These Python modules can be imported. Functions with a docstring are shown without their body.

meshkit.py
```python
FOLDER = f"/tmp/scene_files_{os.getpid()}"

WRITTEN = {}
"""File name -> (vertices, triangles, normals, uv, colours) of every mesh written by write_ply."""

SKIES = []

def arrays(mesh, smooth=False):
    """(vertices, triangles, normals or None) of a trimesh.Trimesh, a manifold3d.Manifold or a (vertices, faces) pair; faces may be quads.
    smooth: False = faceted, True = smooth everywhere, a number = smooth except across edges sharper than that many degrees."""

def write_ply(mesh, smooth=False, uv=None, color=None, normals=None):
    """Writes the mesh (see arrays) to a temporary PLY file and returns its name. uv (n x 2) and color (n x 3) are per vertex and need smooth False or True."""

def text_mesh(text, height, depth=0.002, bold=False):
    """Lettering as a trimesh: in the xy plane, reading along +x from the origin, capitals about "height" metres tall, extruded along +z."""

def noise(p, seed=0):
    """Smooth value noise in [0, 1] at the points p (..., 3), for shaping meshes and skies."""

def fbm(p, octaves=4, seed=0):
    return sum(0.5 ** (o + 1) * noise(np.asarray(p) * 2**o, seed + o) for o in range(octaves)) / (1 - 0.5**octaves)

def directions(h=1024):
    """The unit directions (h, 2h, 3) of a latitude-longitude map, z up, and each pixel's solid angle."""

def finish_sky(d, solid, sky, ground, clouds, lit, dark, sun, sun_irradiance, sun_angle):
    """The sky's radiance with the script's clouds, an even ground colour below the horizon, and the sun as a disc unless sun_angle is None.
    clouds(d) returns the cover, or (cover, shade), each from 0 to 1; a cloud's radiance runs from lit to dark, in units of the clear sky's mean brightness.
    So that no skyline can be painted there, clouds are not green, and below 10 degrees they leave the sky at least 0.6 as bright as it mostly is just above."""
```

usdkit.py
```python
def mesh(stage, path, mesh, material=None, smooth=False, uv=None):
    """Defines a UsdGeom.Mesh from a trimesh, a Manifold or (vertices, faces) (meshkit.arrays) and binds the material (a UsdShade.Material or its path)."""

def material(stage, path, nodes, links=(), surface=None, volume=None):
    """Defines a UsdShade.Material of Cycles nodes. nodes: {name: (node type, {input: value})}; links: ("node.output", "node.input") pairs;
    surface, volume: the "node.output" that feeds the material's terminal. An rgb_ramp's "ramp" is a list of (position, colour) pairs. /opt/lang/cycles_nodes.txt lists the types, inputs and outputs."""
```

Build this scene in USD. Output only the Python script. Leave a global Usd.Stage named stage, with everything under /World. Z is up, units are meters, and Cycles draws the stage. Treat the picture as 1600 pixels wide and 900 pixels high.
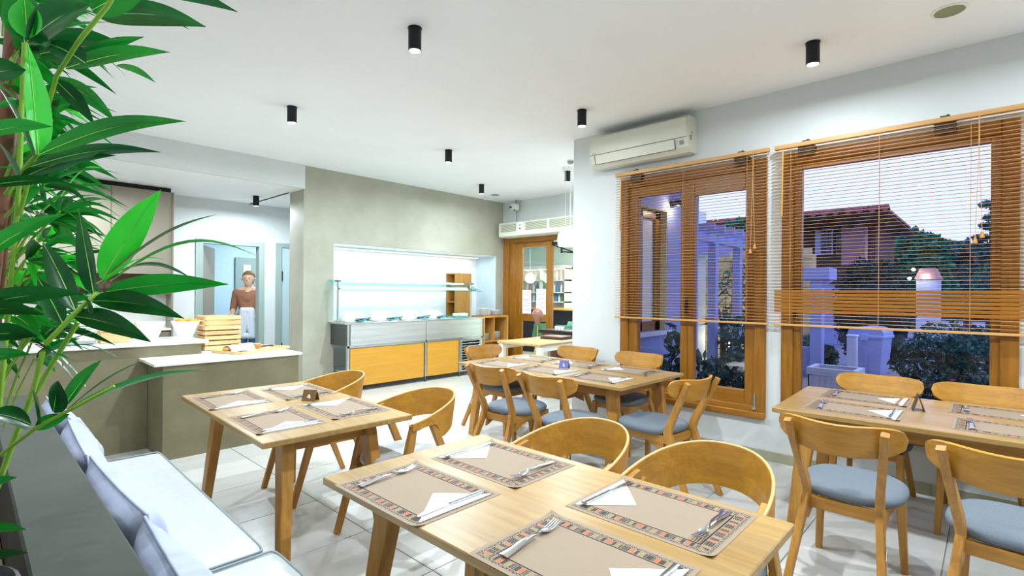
import math, random
import numpy as np, trimesh, manifold3d, usdkit, meshkit
from pxr import Usd, UsdGeom, UsdLux, UsdShade, Gf, Sdf, Vt
from shapely.geometry import Polygon, box as sbox

# ---------------------------------------------------------------- stage, camera, sky, exposure
stage = Usd.Stage.CreateInMemory()
UsdGeom.SetStageUpAxis(stage, 'Z')
UsdGeom.SetStageMetersPerUnit(stage, 1.0)
UsdGeom.Xform.Define(stage, '/World')
UsdGeom.Scope.Define(stage, '/World/Looks')
S = 0.9375                                # plan units (eye height 1.58) -> metres
EYE = 1.58
HC = 3.487                                # ceiling
FWD = np.array([.7300, .6834, 0.]); RGT = np.array([.6834, -.7300, 0.])
ROLL = 0.0080
EXPOSURE = 0.46
LAMP = 14.0
SKY = .42
cam = UsdGeom.Camera.Define(stage, '/World/camera')
cam.CreateFocalLengthAttr(20.0)
cam.CreateHorizontalApertureAttr(20.0 * 1600 / 801)
cam.CreateVerticalApertureOffsetAttr(20.0 * 5.8 / 801)
cam.CreateExposureAttr(EXPOSURE)
cam.CreateClippingRangeAttr((0.05, 1000.0))
def _camera():
    up = np.array([0, 0, 1.]); c, s = math.cos(ROLL), math.sin(ROLL)
    r = RGT / np.linalg.norm(RGT); f = FWD / np.linalg.norm(FWD)
    x, y = r * c + up * s, up * c - r * s
    z = -f
    m = Gf.Matrix4d(*[float(v) for v in (*x, 0, *y, 0, *z, 0, 0, 0, EYE * S, 1)])
    cam.AddTransformOp().Set(m)
_camera()

def light_at(kind, path, pos, size, power, color=(1, 1, 1), rot=None, cone=None):
    L = getattr(UsdLux, kind).Define(stage, path)
    if kind == 'DiskLight': L.CreateRadiusAttr(size * S)
    elif kind == 'SphereLight': L.CreateRadiusAttr(size * S)
    else: L.CreateWidthAttr(size[0] * S); L.CreateHeightAttr(size[1] * S)
    L.CreateNormalizeAttr(True); L.CreateIntensityAttr(power); L.CreateColorAttr(Gf.Vec3f(*color))
    L.AddTranslateOp().Set(Gf.Vec3d(*[float(c) * S for c in pos]))
    if rot: L.AddRotateXYZOp().Set(Gf.Vec3f(*rot))
    return L

dome = UsdLux.DomeLight.Define(stage, '/World/dusk_sky')
dome.CreateColorAttr(Gf.Vec3f(.50, .57, 1.0)); dome.CreateIntensityAttr(SKY)

def ray_pt(px, py, w):
    """plan point seen about there, w plan units in front of the eye (for laying out plants and far things)"""
    hor = 444.8 + .0137 * px
    return np.array([0, 0, EYE]) + w * (FWD + RGT * (px - 800) / 801 + np.array([0, 0, -(py - hor) / 801]))
def on_x(px, py, X):
    d = ray_pt(px, py, 1.) - np.array([0, 0, EYE]); return np.array([0, 0, EYE]) + d * X / d[0]

# ---------------------------------------------------------------- materials
def lin(c):
    if isinstance(c, str): c = [int(c[i:i + 2], 16) for i in (0, 2, 4)]
    c = [v / 255 for v in c]
    return tuple(v / 12.92 if v <= .04045 else ((v + .055) / 1.055) ** 2.4 for v in c)
M = {}
def mat(name, nodes, links, surface): M[name] = usdkit.material(stage, '/World/Looks/' + name, nodes, links, surface=surface)
def plain(name, c, rough=.5, metal=0., **kw):
    mat(name, {'p': ('principled_bsdf', dict(base_color=lin(c), roughness=rough, metallic=metal, **kw))}, [], 'p.BSDF')
def mottled(name, c1, c2, scale=3., rough=.7, bump=0., detail=6., stretch=(1, 1, 1), metal=0., space='position', spec=.5):
    n = {'g': ('geometry', {}), 't': ('texture_coordinate', {}), 'm': ('mapping', {'scale': tuple(scale * s for s in stretch)}),
         'n': ('noise_texture', {'scale': 1., 'detail': detail, 'roughness': .6}),
         'r': ('rgb_ramp', {'ramp': [(.28, lin(c1)), (.72, lin(c2))]}),
         'p': ('principled_bsdf', {'roughness': rough, 'metallic': metal, 'specular_ior_level': spec})}
    l = [('g.position' if space == 'position' else 't.object', 'm.vector'), ('m.vector', 'n.vector'), ('n.fac', 'r.fac'), ('r.color', 'p.base_color')]
    if bump:
        n['b'] = ('bump', {'strength': bump, 'distance': .01}); l += [('n.fac', 'b.height'), ('b.normal', 'p.normal')]
    mat(name, n, l, 'p.BSDF')
def wood(name, c1, c2, axis=0, rough=.42, stave=0., dense=1.):
    """oak: streaks along one object axis, and (stave > 0) glued staves of that width across it"""
    st = [26 * dense] * 3; st[axis] = 1.6 * dense
    st2 = [110.] * 3; st2[axis] = 4.
    n = {'t': ('texture_coordinate', {}), 'm': ('mapping', {'scale': tuple(st)}), 'm2': ('mapping', {'scale': tuple(st2)}),
         'n': ('noise_texture', {'scale': 1., 'detail': 5., 'roughness': .6, 'distortion': .6}),
         'n2': ('noise_texture', {'scale': 1., 'detail': 3., 'roughness': .6}),
         'x': ('mix_float', {'fac': .35}), 'r': ('rgb_ramp', {'ramp': [(.3, lin(c1)), (.68, lin(c2))]}),
         'p': ('principled_bsdf', {'roughness': rough})}
    l = [('t.object', 'm.vector'), ('t.object', 'm2.vector'), ('m.vector', 'n.vector'), ('m2.vector', 'n2.vector'), ('n.fac', 'x.a'), ('n2.fac', 'x.b'), ('x.result', 'r.fac')]
    if stave:
        n |= {'s': ('separate_xyz', {}), 'd': ('math', {'math_type': 'divide', 'value2': stave}), 'f': ('math', {'math_type': 'floor'}),
              'w': ('white_noise_texture', {'dimensions': '1D'}), 'mr': ('map_range', {'to_min': .84, 'to_max': 1.1}), 'v': ('hsv', {})}
        l += [('t.object', 's.vector'), ('s.x' if axis == 1 else 's.y', 'd.value1'), ('d.value', 'f.value1'), ('f.value', 'w.w'), ('w.value', 'mr.value'), ('mr.result', 'v.value'), ('r.color', 'v.color'), ('v.color', 'p.base_color')]
    else: l.append(('r.color', 'p.base_color'))
    mat(name, n, l, 'p.BSDF')
def glow(name, c, strength): mat(name, {'e': ('emission', {'color': c, 'strength': strength})}, [], 'e.emission')
def pane(name, tint=(1, 1, 1), ior=1.45, rough=0.):
    mat(name, {'f': ('fresnel', {'IOR': ior}), 't': ('transparent_bsdf', {'color': tint}), 'g': ('glossy_bsdf', {'color': (1, 1, 1), 'roughness': rough}), 'x': ('mix_closure', {}), 'b': ('geometry', {}), 'i': ('math', {'math_type': 'subtract', 'value1': 1.}), 'k': ('math', {'math_type': 'multiply'})},
        [('b.backfacing', 'i.value2'), ('i.value', 'k.value1'), ('f.fac', 'k.value2'), ('k.value', 'x.fac'), ('t.BSDF', 'x.closure1'), ('g.BSDF', 'x.closure2')], 'x.closure')
def leafy(name, c1, c2, scale=6., trans=.35, rough=.4):
    mat(name, {'g': ('geometry', {}), 'n': ('noise_texture', {'scale': scale, 'detail': 2.}), 'r': ('rgb_ramp', {'ramp': [(.3, lin(c1)), (.7, lin(c2))]}),
               'i': ('geometry', {}), 'p': ('principled_bsdf', {'roughness': rough}), 't': ('translucent_bsdf', {}), 'x': ('mix_closure', {'fac': trans})},
        [('g.position', 'n.vector'), ('n.fac', 'r.fac'), ('r.color', 'p.base_color'), ('r.color', 't.color'), ('p.BSDF', 'x.closure1'), ('t.BSDF', 'x.closure2')], 'x.closure')

OAK1, OAK2 = '936020', 'c28d3e'
for ax, n in enumerate('xyz'):
    wood('oak_' + n, OAK1, OAK2, ax)
    wood('timber_' + n, '774709', 'a66e1c', ax, rough=.35)
wood('table_oak', '8e6a34', 'b6945c', 1, rough=.36, stave=.13)
wood('table_oak_x', 'b08850', 'd2b07c', 0, rough=.38)
wood('ply', '96611a', 'c68f30', 1, rough=.4, dense=.7)
wood('ply_edge', 'c29a5a', 'dcb97e', 1, rough=.5)
wood('panel_oak', 'bf8422', 'd09a38', 0, rough=.35, dense=.6)
wood('shelf_oak', 'a87030', 'c8944a', 2, rough=.45)
wood('crate_pine', 'd2a468', 'eccb96', 0, rough=.6)
wood('blind_wood', 'b98548', 'd6a468', 1, rough=.45)
wood('blind_dark', 'a86a22', 'c98a3a', 1, rough=.4)
wood('brown_board', '6b4a38', '8a6450', 1, rough=.5, dense=.6)
plain('white_paint', 'f1f2f0', .6)
mottled('ceiling_paint', 'f6f6f6', 'fbfbfb', 1.5, .8)
mottled('wall_paint', 'd6dad8', 'e0e3e2', 1.2, .65)
mottled('grey_plaster', '9f9d8b', 'b7b5a4', 1.6, .6, bump=.05, detail=8.)
mottled('counter_plaster', '6f684c', '8c8466', 2.2, .6, bump=.05, detail=8.)
mottled('backrest_plaster', '41433d', '55574f', 1.4, .75, detail=7., spec=.2)  # shade of the plants is worked into this dark colour
plain('grout', '99968e', .8)
for k, (a, b) in enumerate([('bcbab3', 'cfcdc6'), ('b6b5ae', 'cbc9c2'), ('c1bfb8', 'd2d0c9'), ('b9b7b0', 'c9c8c2')]):
    mottled('tile_%d' % k, a, b, 2.3, .28, detail=7., stretch=(.6, 2.2, 1))
mottled('baseboard_tile', '9d9b82', 'b5b39b', 6., .4)
plain('black_metal', '23272b', .4, .6)
plain('dark_plastic', '1b1a1c', .4)
plain('bracket_brown', '3a1e12', .5)
plain('white_plastic', 'f2f2ea', .35)
plain('cream_plastic', 'dedece', .4)
plain('vent_dark', '8d9170', .6)
plain('grey_plastic', '8b8f96', .4)
plain('steel', 'c9ccce', .28, 1.)
mottled('brushed_steel', 'd0d3d4', 'e8eaeb', 2., .36, metal=1., stretch=(.5, 1, 14), detail=3.)
plain('dark_steel', '6e7274', .35, 1.)
plain('cutlery', 'd3d6da', .16, 1.)
mottled('grey_fabric', '5c646c', '747c85', 320., .9, bump=.15, detail=2., space='object')
mottled('dark_fabric', '4d4a4c', '605c5e', 320., .9, bump=.15, detail=2., space='object')
mottled('pale_fabric', 'aeb0ae', 'c2c4c2', 320., .9, bump=.1, detail=2., space='object')  # grey seat cloth, lamp light on it put into the paler colour
mottled('white_leather', 'b6bab8', 'c2c5c3', 30., .42, bump=.04)
mottled('pillow_fabric', 'a2a8c2', 'b2b8d0', 12., .8, bump=.06)
plain('seam', '8f9a9c', .6)
plain('paper', 'fbfbfb', .7)
plain('counter_white', 'f1f1ec', .25)
plain('china', 'f7f7f5', .15)
plain('orange_skin', 'e79a22', .45)
plain('bread_crust', 'c98a3e', .7)
plain('sky_blue_paint', 'cfe6f2', .6)
plain('mint_wall', 'e2f2e8', .6)
plain('door_grey', '9fb0aa', .5)
plain('door_leaf', 'c3d6d8', .4)
plain('door_brown', '94897a', .5)
plain('cabinet_taupe', '8d8472', .4)
plain('cabinet_inside', '7b5f4a', .6)
plain('gap_black', '1c1a18', .7)
plain('teal_cloth', '2f7f88', .6)
plain('cling_film', 'dbe6f4', .12, 0., coat_weight=.6)
plain('green_chair', '5f9c84', .4)
plain('yellow_leg', 'cfc64a', .5)
plain('bottle_blue', '4a86b8', .15)
plain('bottle_green', '3f8f5e', .15)
plain('bottle_amber', 'c8843a', .15)
plain('bottle_clear', 'd7e0d8', .1)
plain('balloon_rubber', '8d5f4c', .12, 0., coat_weight=.7)
plain('tent_brown', '6f5026', .5)
plain('tent_purple', '5a5aa0', .5)
plain('tent_edge', '3b3836', .5)
plain('ink', '3a3f52', .6)
plain('skin', 'dcae94', .55)
plain('hair', '7d6440', .8)
plain('shirt', '9c6a50', .8)
plain('apron_white', 'dfe6f0', .8)
plain('trousers', '3f6a96', .8)
plain('soil', '2c221c', .95)
plain('pot_black', '17171a', .35)
plain('bamboo_trunk', '7d4f33', .6)
plain('stem_green', '7fae2c', .45)
pane('window_glass', (.97, .98, 1.), 1.42)
pane('door_glass', (.95, .99, .97), 1.42)
pane('sneeze_glass', (.70, .88, .90), 1.5)
mat('clear_glass', {'p': ('principled_bsdf', dict(base_color=(1, 1, 1), roughness=.0, transmission_weight=1., ior=1.3))}, [], 'p.BSDF')
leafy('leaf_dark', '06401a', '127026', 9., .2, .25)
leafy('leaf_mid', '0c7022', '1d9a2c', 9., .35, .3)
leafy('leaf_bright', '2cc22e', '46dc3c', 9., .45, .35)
plain('leaf_vein', 'a4d268', .45)
leafy('hedge_leaf', '06202c', '0c3a40', 2., .2, .6)
leafy('tree_leaf', '085048', '1c8a6c', 1., .2, .6)
leafy('pine_leaf', '0c4450', '1c7478', 1., .2, .6)
leafy('shrub_leaf', '123f3e', '2f6a5c', 5., .12, .5)
leafy('garden_leaf', '072a2e', '1b5a4a', 4., .12, .6)
plain('petal', 'e8307e', .6)
plain('bark', '4a3a34', .9)
mottled('roof_tile', '7d4a52', 'b07078', 3., .8)
plain('eave_wood', '3a241c', .8)
mottled('pink_brick', 'b48a92', 'c79ca2', 4., .8)
plain('dark_brick', '5a4048', .9)
plain('lavender_wall', '98a4dc', .8)  # white walls, with the blue of dusk light mixed into the colour
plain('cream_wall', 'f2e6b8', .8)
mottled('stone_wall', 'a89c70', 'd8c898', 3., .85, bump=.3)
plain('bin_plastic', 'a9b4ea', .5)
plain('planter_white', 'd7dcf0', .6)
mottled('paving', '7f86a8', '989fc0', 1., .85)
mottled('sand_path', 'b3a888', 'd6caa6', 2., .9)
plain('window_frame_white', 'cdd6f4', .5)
plain('dark_pane', '26324e', .2)
glow('lamp_lens', (1., .97, .92), 60.)
glow('globe_glow', (1., .98, .93), 6.)
glow('strip_glow', (.96, .99, 1.), 2.5)
glow('warm_glow', (1., .85, .6), 8.)
glow('garden_lamp', (1., .9, .7), 25.)

# ---------------------------------------------------------------- builders
_used = {}
def numbered(parent, name):
    k = (parent, name); n = _used.get(k, 0); _used[k] = n + 1
    return name if n == 0 else '%s_%03d' % (name, n)
def path_of(parent): return '/World' if parent is None else str(parent.GetPath())
def meta(o, label=None, cat=None, group=None, kind=None):
    for k, v in (('label', label), ('category', cat), ('group', group), ('kind', kind)):
        if v: o.SetCustomDataByKey(k, v)
    return o
def obj(name, mesh, m, parent=None, smooth=False, label=None, cat=None, group=None, kind=None):
    p = path_of(parent); name = numbered(p, name)
    v, f = mesh if isinstance(mesh, tuple) else (mesh.vertices, mesh.faces)
    o = usdkit.mesh(stage, p + '/' + name, (np.asarray(v, float) * S, f), M[m], smooth=smooth).GetPrim()
    return meta(o, label, cat, group, kind)
def thing(name, label=None, cat=None, loc=(0, 0, 0), rz=0., group=None, kind=None):
    p = '/World/' + numbered('/World', name)
    x = UsdGeom.Xform.Define(stage, p)
    x.AddTranslateOp().Set(Gf.Vec3d(*[float(c) * S for c in loc])); x.AddRotateZOp().Set(float(rz))
    return meta(x.GetPrim(), label, cat, group, kind)
def dup(root, label, loc, rz=0., group=None):
    was = root.GetCustomData(); n = root.GetName()
    base = n.rsplit('_', 1)[0] if n[-3:].isdigit() else n
    r = thing(base, label, was['category'], loc, rz, group or was.get('group'))
    r.GetReferences().AddInternalReference(root.GetPath()); r.SetInstanceable(True)
    return r
def move(o, loc, rz):
    x = UsdGeom.Xformable(o); ops = x.GetOrderedXformOps()
    ops[0].Set(Gf.Vec3d(*[float(c) * S for c in loc])); ops[1].Set(float(rz))
class Copies:
    """the first placing moves the built original, each later one references it"""
    def __init__(s, maker): s.maker = maker; s.first = None
    def __call__(s, label, loc, rz=0., group=None):
        if s.first is None:
            s.first = s.maker(); move(s.first, loc, rz); return meta(s.first, label, None, group)
        return dup(s.first, label, loc, rz, group)

def cat(*ms):
    vs, fs, n = [], [], 0
    for m in ms:
        v, f = m if isinstance(m, tuple) else (m.vertices, m.faces)
        v = np.asarray(v, float); f = np.asarray(f, int)
        if f.shape[1] == 4: f = np.vstack([f[:, [0, 1, 2]], f[:, [0, 2, 3]]])
        vs.append(v); fs.append(f + n); n += len(v)
    return np.vstack(vs), np.vstack(fs)
ORD = ['first', 'second', 'third', 'fourth', 'fifth', 'sixth', 'seventh', 'eighth', 'ninth', 'tenth', 'eleventh', 'twelfth']
def xf(m, loc=(0, 0, 0), rz=0., rx=0., ry=0., sc=1.):
    v, f = m if isinstance(m, tuple) else (m.vertices, m.faces)
    v = np.asarray(v, float) * sc
    for a, (i, j) in ((rx, (1, 2)), (ry, (2, 0)), (rz, (0, 1))):
        if a:
            a = math.radians(a); c, s = math.cos(a), math.sin(a); v = v.copy()
            v[:, i], v[:, j] = v[:, i] * c - v[:, j] * s, v[:, i] * s + v[:, j] * c
    return v + np.asarray(loc, float), np.asarray(f)
def bx(x0, x1, y0, y1, z0, z1, b=0.):
    """box, with chamfered edges when b > 0"""
    x0, x1 = min(x0, x1), max(x0, x1); y0, y1 = min(y0, y1), max(y0, y1); z0, z1 = min(z0, z1), max(z0, z1)
    if b <= 0:
        v = np.array([(x, y, z) for x in (x0, x1) for y in (y0, y1) for z in (z0, z1)], float)
        return v, np.array([(0, 1, 3), (0, 3, 2), (4, 6, 7), (4, 7, 5), (0, 4, 5), (0, 5, 1), (2, 3, 7), (2, 7, 6), (0, 2, 6), (0, 6, 4), (1, 5, 7), (1, 7, 3)])
    p = []
    for x, dx in ((x0, b), (x1, -b)):
        for y, dy in ((y0, b), (y1, -b)):
            for z, dz in ((z0, b), (z1, -b)):
                p += [(x, y + dy, z + dz), (x + dx, y, z + dz), (x + dx, y + dy, z)]
    h = manifold3d.Manifold.hull_points(np.array(p)).to_mesh()
    return np.array(h.vert_properties[:, :3]), np.array(h.tri_verts)
def prism(poly, h, axis='z', at=0.):
    """polygon (list of 2d points or a shapely polygon) extruded by h along axis, starting at 'at'"""
    m = trimesh.creation.extrude_polygon(poly if isinstance(poly, Polygon) else Polygon(poly), h, engine='earcut')
    v = np.array(m.vertices); f = np.array(m.faces)
    if axis == 'x': v = np.stack([v[:, 2] + at, v[:, 0], v[:, 1]], 1)
    elif axis == 'y': v = np.stack([v[:, 0], v[:, 2] + at, v[:, 1]], 1); f = f[:, ::-1]
    else: v = v + [0, 0, at]
    return v, f
def cyl(r, z0, z1, n=24, x=0., y=0., r2=None):
    return lathe([(0, z0), (r, z0), (r if r2 is None else r2, z1), (0, z1)], n, x, y)
def lathe(prof, n=32, x=0., y=0.):
    prof = np.asarray(prof, float); a = np.linspace(0, 2 * math.pi, n, endpoint=False)
    v = np.stack([x + prof[:, None, 0] * np.cos(a), y + prof[:, None, 0] * np.sin(a), np.repeat(prof[:, 1:2], n, 1)], -1).reshape(-1, 3)
    f = []
    for i in range(len(prof) - 1):
        for j in range(n):
            a0, a1, b0, b1 = i * n + j, i * n + (j + 1) % n, (i + 1) * n + j, (i + 1) * n + (j + 1) % n
            f += [(a0, a1, b1), (a0, b1, b0)]
    return v, np.array(f)
def tube(pts, r, sides=8):
    p = np.asarray(pts, float); r = np.broadcast_to(r, (len(p),))
    t = np.gradient(p, axis=0); t /= np.linalg.norm(t, axis=1, keepdims=True) + 1e-12
    a = np.cross(t, np.where(np.abs(t[:, 2:]) < .9, [0, 0, 1.], [1., 0, 0])); a /= np.linalg.norm(a, axis=1, keepdims=True) + 1e-12
    b = np.cross(t, a); g = np.arange(sides) * 2 * math.pi / sides
    v = (p[:, None] + r[:, None, None] * (np.cos(g)[None, :, None] * a[:, None] + np.sin(g)[None, :, None] * b[:, None])).reshape(-1, 3)
    f = []
    for i in range(len(p) - 1):
        for j in range(sides):
            q = (i * sides + j, i * sides + (j + 1) % sides, (i + 1) * sides + (j + 1) % sides, (i + 1) * sides + j)
            f += [q[:3], (q[0], q[2], q[3])]
    n = len(v); v = np.vstack([v, p[:1], p[-1:]])
    for j in range(sides):
        f += [(n, (j + 1) % sides, j), (n + 1, n - sides + j, n - sides + (j + 1) % sides)]
    return v, np.array(f)
def beam(pts, wid, dep, side=(0, 1, 0), ch=.18):
    """wooden member along pts: 'wid' across the side axis, 'dep' in the other direction, corners chamfered"""
    p = np.asarray(pts, float); n = len(p); wid = np.broadcast_to(wid, (n,)); dep = np.broadcast_to(dep, (n,))
    t = np.gradient(p, axis=0); t /= np.linalg.norm(t, axis=1, keepdims=True)
    s = np.asarray(side, float); s = s - (t @ s)[:, None] * t if np.ndim(s) == 1 else s
    s /= np.linalg.norm(s, axis=1, keepdims=True); d = np.cross(t, s)
    k = 1 - ch * 2
    sec = [(k, 1), (1, k), (1, -k), (k, -1), (-k, -1), (-1, -k), (-1, k), (-k, 1)]
    v = []
    for i in range(n):
        c = ch * 2 * min(wid[i], dep[i]) / 2
        for a, b in sec:
            A = math.copysign(wid[i] / 2 - (c if abs(a) < 1 else 0), a); B = math.copysign(dep[i] / 2 - (c if abs(b) < 1 else 0), b)
            v.append(p[i] + A * s[i] + B * d[i])
    f = []
    for i in range(n - 1):
        for j in range(8):
            q = (i * 8 + j, i * 8 + (j + 1) % 8, (i + 1) * 8 + (j + 1) % 8, (i + 1) * 8 + j)
            f += [q[:3], (q[0], q[2], q[3])]
    for j in range(1, 7): f += [(0, j + 1, j), ((n - 1) * 8, (n - 1) * 8 + j, (n - 1) * 8 + j + 1)]
    v = np.array(v); f = np.array(f)
    vol = np.einsum('ij,ij->', v[f[:, 0]], np.cross(v[f[:, 1]], v[f[:, 2]]))
    return (v, f if vol > 0 else f[:, ::-1])
def slab(P, th, flip=False):
    """thick sheet from a grid of points P (n, m, 3), thickness th along its normals, closed all round"""
    P = np.asarray(P, float); n, m = P.shape[:2]
    N = np.cross(np.gradient(P, axis=0), np.gradient(P, axis=1)); N /= np.linalg.norm(N, axis=2, keepdims=True) + 1e-12
    v = np.vstack([(P + N * th / 2).reshape(-1, 3), (P - N * th / 2).reshape(-1, 3)]); o = n * m; f = []
    for i in range(n - 1):
        for j in range(m - 1):
            a, b, c, d = i * m + j, (i + 1) * m + j, (i + 1) * m + j + 1, i * m + j + 1
            f += [(a, b, c), (a, c, d), (o + a, o + c, o + b), (o + a, o + d, o + c)]
    ring = [i * m for i in range(n)] + [(n - 1) * m + j for j in range(1, m)] + [i * m + m - 1 for i in range(n - 2, -1, -1)] + [j for j in range(m - 2, 0, -1)]
    for a, b in zip(ring, ring[1:] + ring[:1]): f += [(a, o + a, o + b), (a, o + b, b)]
    return v, np.array(f)
def cushion(w, d, h, x=0., y=0., z=0., n=18, p=5., dome=.35, soft=.3):
    """rounded pad: superellipse plan, softly domed top"""
    a = np.linspace(0, 2 * math.pi, 4 * n, endpoint=False)
    ex = 2 / p; cx = np.sign(np.cos(a)) * np.abs(np.cos(a)) ** ex; cy = np.sign(np.sin(a)) * np.abs(np.sin(a)) ** ex
    prof = [(0, 0), (.8, 0), (.93, .04), (.985, .18), (1, .4), (.99, 1 - dome * .9), (.96, 1 - dome * .6), (.88, 1 - dome * .28), (.7, 1 - dome * .1), (.4, 1 - dome * .02), (0, 1)]
    v = np.array([(x + w / 2 * r * c, y + d / 2 * r * s, z + h * t) for r, t in prof for c, s in zip(cx, cy)]); m = len(a); f = []
    for i in range(len(prof) - 1):
        for j in range(m):
            q = (i * m + j, i * m + (j + 1) % m, (i + 1) * m + (j + 1) % m, (i + 1) * m + j)
            f += [q[:3], (q[0], q[2], q[3])]
    return v, np.array(f)
def rod(a, b, r, sides=8): return tube([a, b], r, sides)
def text(s, h, depth=.0015): 
    m = meshkit.text_mesh(s, h, depth, True); v = np.array(m.vertices); v[:, 0] -= (v[:, 0].min() + v[:, 0].max()) / 2; return v, np.array(m.faces)
def struct(name, mesh, m, parent=None, smooth=False): return obj(name, mesh, m, parent, smooth, kind=None if parent else 'structure')

# ---------------------------------------------------------------- the room
XW, YN, XD = 5.219, 7.69, 7.92            # window wall, niche wall, timber door wall
ZL = 3.127                                # lower ceiling behind the beam
fl = thing('floor', kind='structure')
obj('screed', bx(-4.5, 13.5, -5, 13.5, -.2, -.006), 'grout', fl)
TX, TY = 1.40, .70
k = 0
for i in range(-3, 6):
    for j in range(-5, 12):
        x0, y0 = .42 + TX * i, .20 + TY * j
        x1, y1 = min(x0 + TX, 13), min(y0 + TY, 7.2 if x0 < 3.2 else 8.3)
        if x0 >= 5.4 and y0 < 2.8: continue
        obj('tile', bx(x0 + .003, x1 - .003, y0 + .003, y1 - .003, -.006, 0, .0015), 'tile_%d' % ((i * 7 + j * 3 + i * j) % 4), fl); k += 1
struct('ceiling', bx(-4.5, 8.2, -5, YN + .5, HC, HC + .2), 'ceiling_paint')
struct('ceiling', bx(-4.5, 3.54, YN + .02, 13, ZL, HC - .001), 'ceiling_paint')
struct('trim_1', bx(-4.5, 3.54, YN - .04, YN + .02, ZL, HC), 'wall_paint')
struct('wall_left', bx(-4.5, -4.4, -5, 13, 0, HC), 'wall_paint')
struct('wall_back', bx(-4.5, XW + .3, -5, -4.9, 0, HC), 'wall_paint')
W1 = (1.579, 3.118, .42, 2.856); W2 = (-.131, 1.412, .42, 2.85)
def wall_with_holes(name, y0, y1, z0, z1, holes, x0, x1, m):
    p = sbox(y0, z0, y1, z1)
    for a, b, c, d in holes: p = p.difference(sbox(a, c, b, d))
    return struct(name, prism(p, x1 - x0, 'x', x0), m)
wall_with_holes('wall_right', -5, 3.841, 0, HC, [W1, W2], XW, XW + .30, 'wall_paint')
struct('wall_return', bx(XW + .29, XD + .3, 3.54, 3.841, 0, HC), 'wall_paint')
# niche wall (thick, grey plaster) with the white recess for the buffet
NX0, NX1, NZ, NB = 4.035, 7.717, 2.335, 8.287
wn = thing('wall_far', kind='structure')
obj('wall_body', prism(sbox(3.54, 0, XD, HC).difference(sbox(NX0, -.1, NX1, NZ)), .488, 'y', YN), 'grey_plaster', wn)
obj('recess', cat(bx(NX0 - .05, NX1 + .05, NB, NB + .1, 0, NZ + .1), bx(NX0 + .002, NX0 + .012, YN + .012, NB, 0, NZ), bx(NX0, NX1, YN + .012, NB, NZ - .012, NZ - .002)), 'white_paint', wn)
obj('recess_side', bx(NX1 - .012, NX1 - .002, YN + .012, NB, 0, NZ), 'sky_blue_paint', wn)
# timber door wall
DY = (5.2, 7.66)
wd = prism(sbox(3.8, 0, 8.2, HC).difference(sbox(DY[0], -.1, DY[1], 2.72)), .25, 'x', XD)
struct('wall_door', wd, 'wall_paint')
# corridor behind the counter
cw = prism(sbox(-4.5, 0, 8.1, ZL).difference(sbox(2.72, -.1, 3.72, 2.40)).difference(sbox(4.02, -.1, 4.9, 2.40)), .12, 'y', 9.8)
struct('wall_kitchen', cw, 'wall_paint')
struct('wall_side', bx(3.78, 8.1, 8.39, 8.49, 0, ZL), 'wall_paint')
struct('wall_corridor', cat(bx(2.3, 2.4, 9.92, 13, 0, ZL), bx(5.6, 5.7, 8.5, 13, 0, ZL), bx(2.3, 5.7, 12.4, 12.5, 0, ZL)), 'sky_blue_paint')
struct('ceiling', bx(3.5, 5.7, 8.18, 13, ZL, ZL + .1), 'ceiling_paint')
def grey_door(nm, x0, x1, z1, leaf):
    d = thing(nm, kind='structure')
    obj('door_frame', prism(sbox(x0, 0, x1, z1).difference(sbox(x0 + .11, -.1, x1 - .09, z1 - .08)), .16, 'y', 9.78), 'door_grey', d)
    return d
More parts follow.
